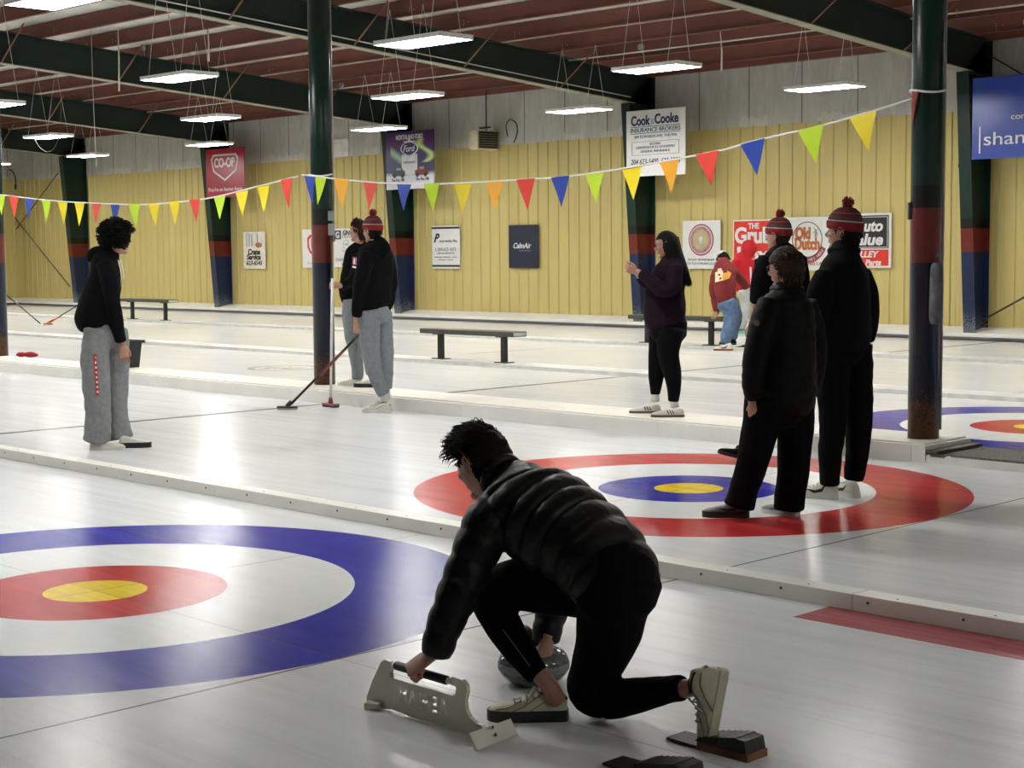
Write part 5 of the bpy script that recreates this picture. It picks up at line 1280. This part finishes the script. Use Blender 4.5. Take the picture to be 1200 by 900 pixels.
# ------------------------------------------------------------------ man with broom handle behind the post (no hat)
b = gpt(418, 451, .138); D = fdist(b)
wr = pix(396.5, 334.5, fdist(gpt(387.5, 472, 0))+.02)
dw = fdist(wr)-D
P3 = person(b, D, 70,
    torso=[(414, 352, 0, .15, .12), (413, 338, 0, .175, .135), (415, 318, 0, .175, .125), (418, 300, 0, .18, .12), (420, 291, 0, .13, .10), (421, 285, 0, .06, .06)],
    legs=[dict(pts=[(412, 352, -.08, .095), (411, 380, -.09, .088), (416, 412, -.10, .075), (419, 432, -.10, .068), (419, 444, -.1, .06)], shoe=dict(heel=gpt(424, 452, .138), dir=LEFT*1+AWAY*.2, m=SHW, sole=SOLEW, L=.27)),
          dict(pts=[(419, 352, .10, .095), (424, 380, .10, .088), (431, 412, .12, .072), (435, 438, .12, .06)], shoe=dict(heel=gpt(442, 455, .138)+AWAY*.1, dir=LEFT*1+AWAY*.3, m=SHW, sole=SOLEB, L=.27, sh=.045))],
    arms=[dict(pts=[(420, 300, -.17, .062), (417, 318, -.24, .06), (409, 332, dw*.5-.08, .054), (399, 335, dw*.92, .046)], skin=[(400, 335, dw*.9, .03), (396, 334, dw, .027)]),
          dict(pts=[(421, 300, .16, .062), (419, 325, .2, .055), (414, 345, .14, .046)])],
    head=(420.5, 271, 0), headp=(0, 0), headfa=72,
    hands=[dict(mode='grip', m=hand_mx(wr, LEFT+AWAY*.1, NEAR*.9+UP*.3, left=True))],
    top=dict(m=BLACKC, namp=.008), bottom=dict(m=GREYF2, pelvis=[(415, 362, 0, .15, .12), (415, 350, 0, .15, .12)], namp=.008),
    hood=[[(425, 292, .0, .07), (428, 287, 0, .06)]], label='bareheaded brown-haired player gripping an upright white broom beside the middle post', hair=HBROWN, hscale=.98)
root, hM, tp, bt, bo = P3
bm = bmesh.new(); hair_cap(bm, hM, zlow=.01, grow=.012, front=.05)
strands(bm, hM, 420, .045, lambda n, r: V((n.x*.5, -.1, .6)) if n.y > .3 else (V((n.x*.5, .4, .35)) if n.z > .3 else V((n.x*.3, -.3, -.7))), r=.0045, front=.055, lowside=.01, seed=2); bm_obj('hair', bm, HBROWN, root)
o = decal(root, tp, [((413.5, 301), (420, 302), (420, 311), (413, 310))], mat('pink_red_print', (.5, .10, .12), .7), 'chest_print', .004)
decal(o, tp, [((414.5, 303), (416, 303.2), (416, 309.5), (414.3, 309)), ((417.5, 303.6), (419, 303.8), (419, 310), (417.5, 309.8))], SW, 'print_letter', .007)
decal(root, tp, [((413, 311.5), (419.5, 313), (419.5, 315), (412.8, 313.5))], SW, 'chest_lettering', .004)

# ------------------------------------------------------------------ man in red beanie, grey joggers
b = gpt(443, 482, 0); D = fdist(b)
wr = pix(417.5, 379, D-.12)
P2 = person(b, D, 40,
    torso=[(438, 362, 0, .17, .12), (437, 350, 0, .20, .15), (439, 325, 0, .20, .14), (440, 300, 0, .20, .13), (441, 290, 0, .15, .11), (441, 283, 0, .07, .07)],
    legs=[dict(pts=[(433, 365, -.06, .105), (433, 400, -.06, .10), (438, 430, -.06, .082), (445, 452, -.06, .072), (450, 462, -.06, .062)], sock=[(449, 460, -.05, .042), (451, 470, -.05, .042)], shoe=dict(heel=gpt(457, 484, 0), dir=LEFT*1+AWAY*.25, m=SHW, sole=SOLEW, L=.285, style='seams', sh=.035)),
          dict(pts=[(448, 365, .08, .10), (450, 400, .08, .095), (452, 430, .08, .078), (452, 455, .06, .066)], sock=[(452, 455, .06, .042), (453, 468, .06, .042)], shoe=dict(heel=gpt(459, 481.5, 0), dir=LEFT*.9+AWAY*.15, m=SHW, sole=SOLEW, L=.27))],
    arms=[dict(pts=[(430, 298, -.13, .07), (425, 320, -.18, .075), (420, 345, -.17, .062), (418, 370, -.13, .050)], skin=[(418, 367, -.13, .03), (417, 378, -.12, .027)]),
          dict(pts=[(452, 298, .10, .07), (457, 322, .12, .075), (457, 345, .1, .062), (452, 362, .04, .05)])],
    head=(436.5, 271, 0), headp=(2, 0), headfa=48,
    hands=[dict(mode='grip', m=hand_mx(wr, DOWN+RIGHT*.05, NEAR+LEFT*.5, left=True))],
    top=dict(m=BLACKC, namp=.010, ns=6), bottom=dict(m=GREYF2, pelvis=[(440, 372, 0, .165, .125), (439, 360, 0, .16, .12)], namp=.010),
    hood=[[(447, 300, -.08, .05), (450, 293, -.08, .07), (446, 285, -.05, .065), (440, 284, 0, .06)]], hat=True,
    label='man in red striped beanie, black hoodie and grey joggers, back turned', hair=HDARK)
root, hM, tp, bt, bo = P2
bm = bmesh.new(); hair_cap(bm, hM, zlow=-.02, grow=.006, front=.05, back=-.075); strands(bm, hM, 120, .03, lambda n, r: V((n.x*.2, -.1, -1)), r=.004, front=.1, back=-.08, lowside=-.02, seed=4); bm_obj('hair', bm, HDARK, root)

# ------------------------------------------------------------------ woman in plum sweatshirt
b = gpt(783, 486, .138); D = fdist(b)
wr = pix(746, 318, D-.10)
P4 = person(b, D, 82,
    torso=[(782, 380, 0, .165, .17), (779, 368, 0, .175, .185), (779, 345, 0, .165, .175), (784, 325, 0, .165, .15), (787, 312, 0, .165, .125), (787, 304, 0, .12, .095), (786, 297, 0, .055, .055)],
    legs=[dict(pts=[(776, 385, .08, .115), (771, 415, .08, .085), (769, 440, .08, .070), (768, 462, .08, .042)], sock=[(768, 458, .08, .036), (768, 470, .08, .040)], shoe=dict(heel=gpt(774, 484, .138), dir=LEFT*1+AWAY*.1, m=SHW, sole=mat('gum_sole', (.10, .08, .06), .6), L=.27, style='stripes', sh=.022, collar=.07)),
          dict(pts=[(787, 385, -.08, .120), (783, 412, -.08, .098), (788, 438, -.08, .080), (790, 455, -.08, .062), (789, 470, -.08, .046)], sock=[(789, 467, -.08, .038), (791, 477, -.08, .041)], shoe=dict(heel=gpt(801, 488.5, .138), dir=LEFT*1+AWAY*.02, m=SHW, sole=MATS['gum_sole'], L=.275, style='stripes', sh=.022, collar=.07))],
    arms=[dict(pts=[(792, 312, -.15, .066), (789, 333, -.20, .078), (778, 340, -.24, .070), (764, 330, -.20, .056), (752, 321, -.14, .045)], skin=[(754, 322, -.14, .028), (745, 317, -.10, .024)]),
          dict(pts=[(785, 312, .15, .062), (776, 335, .20, .062), (760, 332, .14, .052), (750, 324, .05, .044)], skin=[(752, 324, .06, .028), (745, 318, .02, .024)])],
    head=(781.5, 287, 0), headp=(10, 0), headfa=80, hscale=.95,
    hands=[dict(mode='pinch', m=hand_mx(wr, LEFT+UP*.35, NEAR*.6+DOWN*.5, left=True, s=.92)), dict(mode='pinch', m=hand_mx(pix(745, 319, D+.03), LEFT+UP*.4+NEAR*.2, AWAY*.6+DOWN*.4, left=False, s=.92))],
    top=dict(m=PURPLE, namp=.010, ns=7), bottom=dict(m=BLACKT, pelvis=[(783, 392, 0, .155, .16), (784, 376, 0, .15, .16)], namp=.003), specs=True, topname='sweatshirt', bottomname='leggings',
    label='woman with long black hair in dark plum sweatshirt and black leggings', hair=HBLACK)
root, hM, tp, bt, bo = P4
bm = bmesh.new(); hair_cap(bm, hM, zlow=-.03, grow=.014, front=.055, back=-.10, lump=.002)
rnd = random.Random(9)
for _ in range(420):
    th = rnd.uniform(pi*.97, pi*2.03); z = rnd.uniform(-.2, .9); s = math.sqrt(1-z*z)
    p = V((s*cos(th)*.088, s*sin(th)*.112, z*.125)); pts = [p]; l = rnd.uniform(.27, .36)+z*.10; q = p.copy(); out = rnd.uniform(-.15, .25)
    for k in range(1, 8):
        q = q+(V((cos(th)*.05, sin(th)*.05, -1)) if k < 4 else V((cos(th)*.10, -.10-out*.25, -1))).normalized()*l/6
        e = math.hypot(q.x/.09, q.y/.115)
        if q.z > -.10 and e < 1: q.x /= e; q.y /= e
        pts.append(q.copy())
    tube(bm, [hM @ a for a in pts], [.004, .006, .007, .007, .0065, .006, .004, .001], 4)
for s in (-1, 1):
    for k in range(30):
        x0 = s*(.078+.006*rnd.random()); tube(bm, [hM @ V((x0, .03-.05*rnd.random(), .06)), hM @ V((x0*1.12, .03-.05*rnd.random(), -.02)), hM @ V((x0*1.1, .02-.05*rnd.random(), -.12)), hM @ V((x0*1.0, .03-.05*rnd.random(), -.19))], [.004, .006, .006, .001], 4)
bm_obj('long_hair', bm, HBLACK, root)
bm = bmesh.new(); ph = pix(743.5, 318.5, D-.03); box(bm, ph, (.012, .072, .13), rot=Matrix((AR, AF, UP)).transposed() @ Matrix.Rotation(-.5, 3, 'Y'), bevel=.003); 
o = bm_obj('pale_phone', bm, mat('pale_phone_case', (.6, .58, .56), .3)); tag(o, 'pale phone held in the hands of the woman in plum', 'phone')

# ------------------------------------------------------------------ woman in black quilted jacket and glasses
b = gpt(893, 606, 0); D = fdist(b)
wr = pix(882, 473, D-.13)
P5 = person(b, D, 50,
    torso=[(920, 474, 0, .205, .16), (921, 455, 0, .215, .17), (921, 420, 0, .205, .165), (922, 385, 0, .20, .155), (922, 357, 0, .19, .135), (923, 344, 0, .135, .105), (923, 335, 0, .075, .075)],
    legs=[dict(pts=[(898, 470, -.05, .13), (889, 510, -.05, .108), (881, 545, -.05, .095), (871, 575, -.05, .085), (866, 593, -.05, .092)], shoe=dict(heel=gpt(877, 606, 0), dir=LEFT*1+AWAY*.12, m=mat('grey_curling_shoe', (.16, .16, .155), .5), sole=SOLEB, L=.265, style='swoosh', sh=.04)),
          dict(pts=[(930, 470, .05, .13), (932, 510, .05, .105), (930, 550, .05, .098), (926, 580, .05, .092), (925, 596, .05, .090)], shoe=dict(heel=gpt(935, 605, 0), dir=LEFT*.75+AWAY*.7, m=MATS['grey_curling_shoe'], sole=SOLEW, L=.25, sh=.03))],
    arms=[dict(pts=[(903, 356, -.10, .075), (893, 385, -.17, .080), (885, 420, -.20, .072), (882, 450, -.17, .062), (884, 466, -.14, .052)], skin=[(882, 458, -.15, .032), (883, 468, -.13, .028)], puff=(.06, .055, 0)),
          dict(pts=[(943, 356, .10, .075), (952, 390, .14, .08), (954, 430, .12, .07), (948, 460, .06, .06)], puff=(.06, .055, 0))],
    head=(921, 315, 0), headp=(4, 0), headfa=52, hscale=.97,
    hands=[dict(mode='relaxed', m=hand_mx(wr, DOWN+RIGHT*.15, NEAR+LEFT*.6, left=True, s=.95))],
    top=dict(m=mat('black_quilted_nylon', (.0022, .0022, .0024), .6, bump=.15, bscale=45, spec=.12), puff=(.06, .075, .0), vox=.008, smooth=3, namp=.006, ns=8), bottom=dict(m=BLACKT, pelvis=[(914, 485, 0, .20, .15), (915, 470, 0, .2, .15)], namp=.006), specs=True, topname='puffer_jacket',
    label='woman with short brown hair and glasses in a black quilted jacket', hair=HBROWN)
root, hM, tp, bt, bo = P5
bm = bmesh.new(); hair_cap(bm, hM, zlow=-.035, grow=.020, front=.045, back=-.10, lump=.006)
strands(bm, hM, 600, .06, lambda n, r: V((n.x*.9, -.35, -.15)) if n.z > .6 else (V((n.x*.9, -.6, -.3)) if n.y > .0 else V((n.x*.35, -.05, -1))), r=.005, front=.045, back=-.09, lowside=-.03, seed=6); bm_obj('hair', bm, HBROWN, root)
bm = bmesh.new(); c = pix(922.5, 339, D); tube(bm, [c+AR*.082*cos(a)+AF*.078*sin(a)+UP*(.008*sin(a)) for a in [k*2*pi/24 for k in range(25)]], .022, 8); bm_obj('collar', bm, MATS['black_quilted_nylon'], root)
bm = bmesh.new(); q = pix(887, 379, D-.275); tube(bm, [q, q+AF*.01], .016, 12, hint=UP); bm_obj('sleeve_badge', bm, mat('brown_badge', (.12, .07, .05), .6), root)

# ------------------------------------------------------------------ tall man in beanie
b = gpt(983, 583, 0); D = fdist(b)
P6 = person(b, D, 62,
    torso=[(986, 405, 0, .215, .16), (987, 392, 0, .225, .175), (988, 360, 0, .225, .165), (988, 330, 0, .225, .155), (988, 312, 0, .205, .135), (989, 300, 0, .135, .105), (989, 288, 0, .075, .075)],
    legs=[dict(pts=[(974, 405, -.06, .125), (976, 450, -.06, .105), (976, 500, -.06, .088), (973, 540, -.06, .074), (972, 568, -.06, .062)], shoe=dict(heel=gpt(981, 585, 0), dir=LEFT*.95+AWAY*.45, m=SHW, sole=SOLEW, L=.29, style='swoosh', sh=.035, collar=.10)),
          dict(pts=[(1000, 405, .06, .125), (1004, 450, .06, .105), (1006, 500, .06, .085), (1003, 540, .06, .072), (1000, 562, .06, .062)], shoe=dict(heel=gpt(1004, 584, 0), dir=LEFT*.45+AWAY*.9, m=SHW, sole=SOLEW, L=.29, style='swoosh', sh=.03))],
    arms=[dict(pts=[(969, 322, -.12, .078), (960, 350, -.16, .085), (956, 385, -.12, .07), (958, 410, -.05, .055)]),
          dict(pts=[(1006, 322, .10, .078), (1015, 348, .14, .083), (1017, 375, .12, .072), (1014, 398, .08, .058)])],
    head=(989, 272, .02), headp=(-2, 0), headfa=58, hscale=1.02,
    hands=[dict(mode='relaxed', m=hand_mx(pix(958, 410, D-.05), DOWN, NEAR+LEFT*.3, left=True)), dict(mode='relaxed', m=hand_mx(pix(1010, 400, D+.05), DOWN+LEFT*.2, AWAY+RIGHT*.3, left=False))],
    top=dict(m=BLACKC, namp=.008, ns=5), bottom=dict(m=BLACKT, pelvis=[(987, 415, 0, .185, .14), (987, 400, 0, .185, .14)], namp=.008), hat=True, topname='jacket',
    label='tallest man, in red striped beanie, black jacket and white trainers', hair=HDARK)
root, hM, tp, bt, bo = P6
bm = bmesh.new(); hair_cap(bm, hM, zlow=-.03, grow=.008, front=.06, back=-.09); strands(bm, hM, 200, .035, lambda n, r: V((n.x*.2, -.1, -1)), r=.0045, front=.1, back=-.10, lowside=-.03, seed=14); bm_obj('hair', bm, HDARK, root)
bm = bmesh.new(); c = pix(989, 294, D); tube(bm, [c+AR*.080*cos(a)+AF*.076*sin(a) for a in [k*2*pi/24 for k in range(25)]], .026, 8); bm_obj('collar', bm, BLACKC, root)

# ------------------------------------------------------------------ person in black tee and beanie
b = gpt(874, 537, 0); D = fdist(b)
wr = pix(881, 381, D-.10)
P7 = person(b, D, 55,
    torso=[(908, 392, 0, .15, .12), (910, 370, 0, .175, .135), (914, 335, 0, .185, .13), (916, 305, 0, .185, .12), (917, 294, 0, .13, .10), (916, 287, 0, .065, .065)],
    legs=[dict(pts=[(896, 400, -.05, .10), (886, 450, -.05, .08), (880, 495, -.05, .065), (874, 525, -.03, .05)], shoe=dict(heel=gpt(880, 541, 0), dir=LEFT*1+NEAR*.12+UP*.28, up=UP-LEFT*.2, m=BLACKC, sole=SOLEB, L=.26)),
          dict(pts=[(910, 400, .12, .10), (903, 450, .16, .08), (897, 480, .18, .065), (892, 508, .2, .05)], shoe=dict(heel=gpt(893, 532, 0)+AWAY*.05, dir=LEFT*.6+AWAY*.8, m=BLACKC, sole=SOLEB, L=.26))],
    arms=[dict(pts=[(899, 304, -.13, .068), (891, 325, -.17, .066), (888, 345, -.17, .060), (887, 354, -.16, .056)], skin=[(888, 345, -.16, .042), (886, 365, -.15, .036), (882, 380, -.11, .027)]),
          dict(pts=[(934, 304, .12, .068), (940, 330, .14, .062), (940, 350, .12, .054)], skin=[(940, 345, .12, .038), (936, 385, .06, .028)])],
    head=(912, 277, 0), headp=(0, 0), headfa=48, hscale=.93,
    hands=[dict(mode='relaxed', m=hand_mx(wr, DOWN+LEFT*.05, NEAR+LEFT*.5, left=True))],
    top=dict(m=BLACKC, namp=.006), bottom=dict(m=BLACKT, pelvis=[(905, 410, 0, .15, .12), (907, 390, 0, .15, .12)], namp=.006), hat=True, topname='tee_shirt',
    label='person in black tee shirt and striped beanie behind the woman in glasses', hair=HDARK)
root, hM, tp, bt, bo = P7
bm = bmesh.new(); hair_cap(bm, hM, zlow=-.02, grow=.004, front=.06, back=-.07); bm_obj('hair', bm, HBROWN, root)

# ------------------------------------------------------------------ far players in red
b = gpt(857, 409, 0); D = fdist(b)
P8 = person(b, D, 40,
    torso=[(851, 352, -.1, .17, .14), (850, 340, -.08, .19, .16), (849, 325, 0, .20, .16), (849, 313, .12, .19, .13), (848, 308, .2, .10, .09), (847, 306, .26, .06, .06)],
    legs=[dict(pts=[(851, 352, -.15, .14), (857, 372, -.12, .115), (853, 388, -.15, .095), (850, 402, -.15, .085)], shoe=dict(heel=gpt(858, 411, 0), dir=LEFT*1+AWAY*.4, m=SHW, sole=mat('orange_black_sole', (.20, .04, .015), .6), L=.29, sh=.028, style='swoosh', collar=.10)),
          dict(pts=[(855, 352, .1, .13), (862, 370, .15, .11), (860, 385, .2, .09), (858, 396, .25, .08)], shoe=dict(heel=gpt(862, 404, 0), dir=LEFT*.7+AWAY*.5, m=BLACKC, sole=SOLEB, L=.3))],
    arms=[dict(pts=[(840, 318, -.02, .08), (836, 335, .0, .075), (838, 352, .02, .065), (840, 364, .03, .055)], skin=[(840, 360, .03, .035), (841, 367, .03, .03)]),
          dict(pts=[(860, 318, .1, .08), (868, 328, .25, .07), (874, 336, .4, .06)])],
    head=(847, 303, .40), headp=(55, 0), headfa=30,
    hands=[dict(mode='relaxed', m=hand_mx(pix(841, 366, D+.03), LEFT*.5+DOWN*.6, UP+NEAR, left=True))],
    top=dict(m=MAROON, namp=.012), bottom=dict(m=DENIM, pelvis=[(853, 360, -.08, .17, .15), (852, 350, -.08, .17, .14)], namp=.012),
    label='player in maroon hoodie with flame print and jeans, leaning on the far bench', hair=HDARK, vox=.012, bottomname='jeans')
root, hM, tp, bt, bo = P8
bm = bmesh.new(); hair_cap(bm, hM, grow=.01, front=.04); strands(bm, hM, 150, .04, lambda n, r: V((n.x, .1, -.5)), r=.006, seed=3); bm_obj('hair', bm, HDARK, root)
bm = bmesh.new(); hair_cap(bm, hM, zlow=.03, grow=.02, front=.04, back=.02); bm_obj('cap', bm, mat('white_cap', (.6, .6, .6), .8), root)
FL = mat('cream_flame_print', (.75, .62, .42), .7, var=.1); FO = mat('orange_flame_print', (.75, .33, .05), .7)
o = decal(root, tp, [((838, 319), (847, 317), (849, 328), (838, 331)), ((841, 315), (845, 314), (847, 319), (841, 320))], FL, 'back_print', .01)
decal(o, tp, [((847, 320), (856, 319), (855, 326), (847, 329)), ((852, 317), (857, 320), (856, 323), (853, 322))], FO, 'flame_print', .012)
decal(o, tp, [((841.5, 321), (844, 321), (844, 323), (841.5, 323)), ((843, 325.5), (846, 325), (845, 327), (843, 328))], MAROON, 'print_detail', .02)

b = gpt(876, 394, 0); D = fdist(b)
P9 = person(b, D, -20,
    torso=[(873, 338, 0, .18, .13), (872, 328, 0, .21, .15), (871, 314, 0, .22, .15), (873, 303, 0, .18, .12), (876, 298, 0, .08, .08)],
    legs=[dict(pts=[(873, 340, -.05, .12), (874, 358, -.05, .095), (872, 372, -.05, .08), (869, 384, -.05, .07)], shoe=dict(heel=gpt(873, 394, 0), dir=LEFT*1+NEAR*.3+UP*.1, m=mat('teal_shoe', (.25, .5, .42), .6), sole=SOLEW, L=.29, sh=.04)),
          dict(pts=[(878, 340, .1, .12), (882, 358, .1, .095), (883, 372, .1, .08), (883, 386, .1, .07)], shoe=dict(heel=gpt(886, 394, 0), dir=LEFT*1+NEAR*.3, m=MATS['teal_shoe'], sole=SOLEW, L=.29))],
    arms=[dict(pts=[(864, 306, -.05, .085), (861, 316, -.1, .08), (866, 326, -.25, .07)]),
          dict(pts=[(881, 306, .0, .085), (885, 320, -.02, .08), (884, 336, -.05, .065)])],
    head=(877, 292, 0), headp=(20, 0), headfa=-10, hands=[dict(mode='relaxed', m=hand_mx(pix(884, 338, D-.05), DOWN, RIGHT, left=False))],
    top=dict(m=REDC, namp=.012), bottom=dict(m=mat('pale_grey_fleece', (.42, .44, .42), .9), pelvis=[(876, 345, 0, .17, .13), (875, 335, 0, .17, .13)], namp=.012),
    hood=[[(877, 297, 0, .12), (877.5, 291, 0, .15), (877, 285, 0, .11)]],
    label='player in bright red hoodie with hood up, before the red sign', hair=HDARK, vox=.013, eyes=False)
decal(P9[0], P9[2], [((878.5, 313), (880.5, 313), (881.5, 338), (879.5, 338))], SW, 'white_stripe', .01)

b = gpt(880, 409.5, 0); D = fdist(b)
P10 = person(b, D, 60,
    torso=[(905, 345, 0, .16, .12), (906, 330, 0, .18, .14), (907, 315, 0, .18, .13), (908, 303, 0, .17, .11), (909, 296, 0, .06, .06)],
    legs=[dict(pts=[(902, 345, -.05, .10), (887, 370, -.05, .085), (883, 385, -.05, .07), (881, 398, -.05, .06)], shoe=dict(heel=gpt(882, 410, 0), dir=LEFT*1+AWAY*.1, m=BLACKC, sole=SOLEB, L=.29)),
          dict(pts=[(909, 345, .05, .10), (909, 370, .05, .085), (898, 385, .05, .07), (897, 398, .05, .06)], shoe=dict(heel=gpt(898, 409, 0), dir=LEFT*1+AWAY*.4, m=BLACKC, sole=SOLEB, L=.29))],
    arms=[dict(pts=[(889, 304, -.13, .06), (888, 320, -.16, .06), (889, 335, -.14, .05)]), dict(pts=[(915, 304, .13, .06), (917, 320, .16, .06), (916, 335, .14, .05)])],
    head=(912, 290, 0), hands=[], top=dict(m=BLACKC), bottom=dict(m=BLACKT, pelvis=[(905, 350, 0, .15, .12), (905, 340, 0, .15, .12)]),
    label='person almost hidden behind others at the right, only a black shoe showing', hair=HDARK, vox=.013, eyes=False)
bm = bmesh.new(); hair_cap(bm, P10[1], grow=.01, front=.04); bm_obj('hair', bm, HDARK, P10[0])
for me in [HEAD]+list(HANDS.values()): bpy.data.meshes.remove(me)
# ================================================================== world, view
w = bpy.data.worlds.new('world'); scene.world = w; w.use_nodes = True
w.node_tree.nodes['Background'].inputs[0].default_value = (.02, .02, .02, 1); w.node_tree.nodes['Background'].inputs[1].default_value = 1
vs = scene.view_settings; vs.view_transform = 'Standard'; vs.look = 'None'; vs.gamma = 1; vs.use_curve_mapping = False; vs.exposure = EXPOSURE
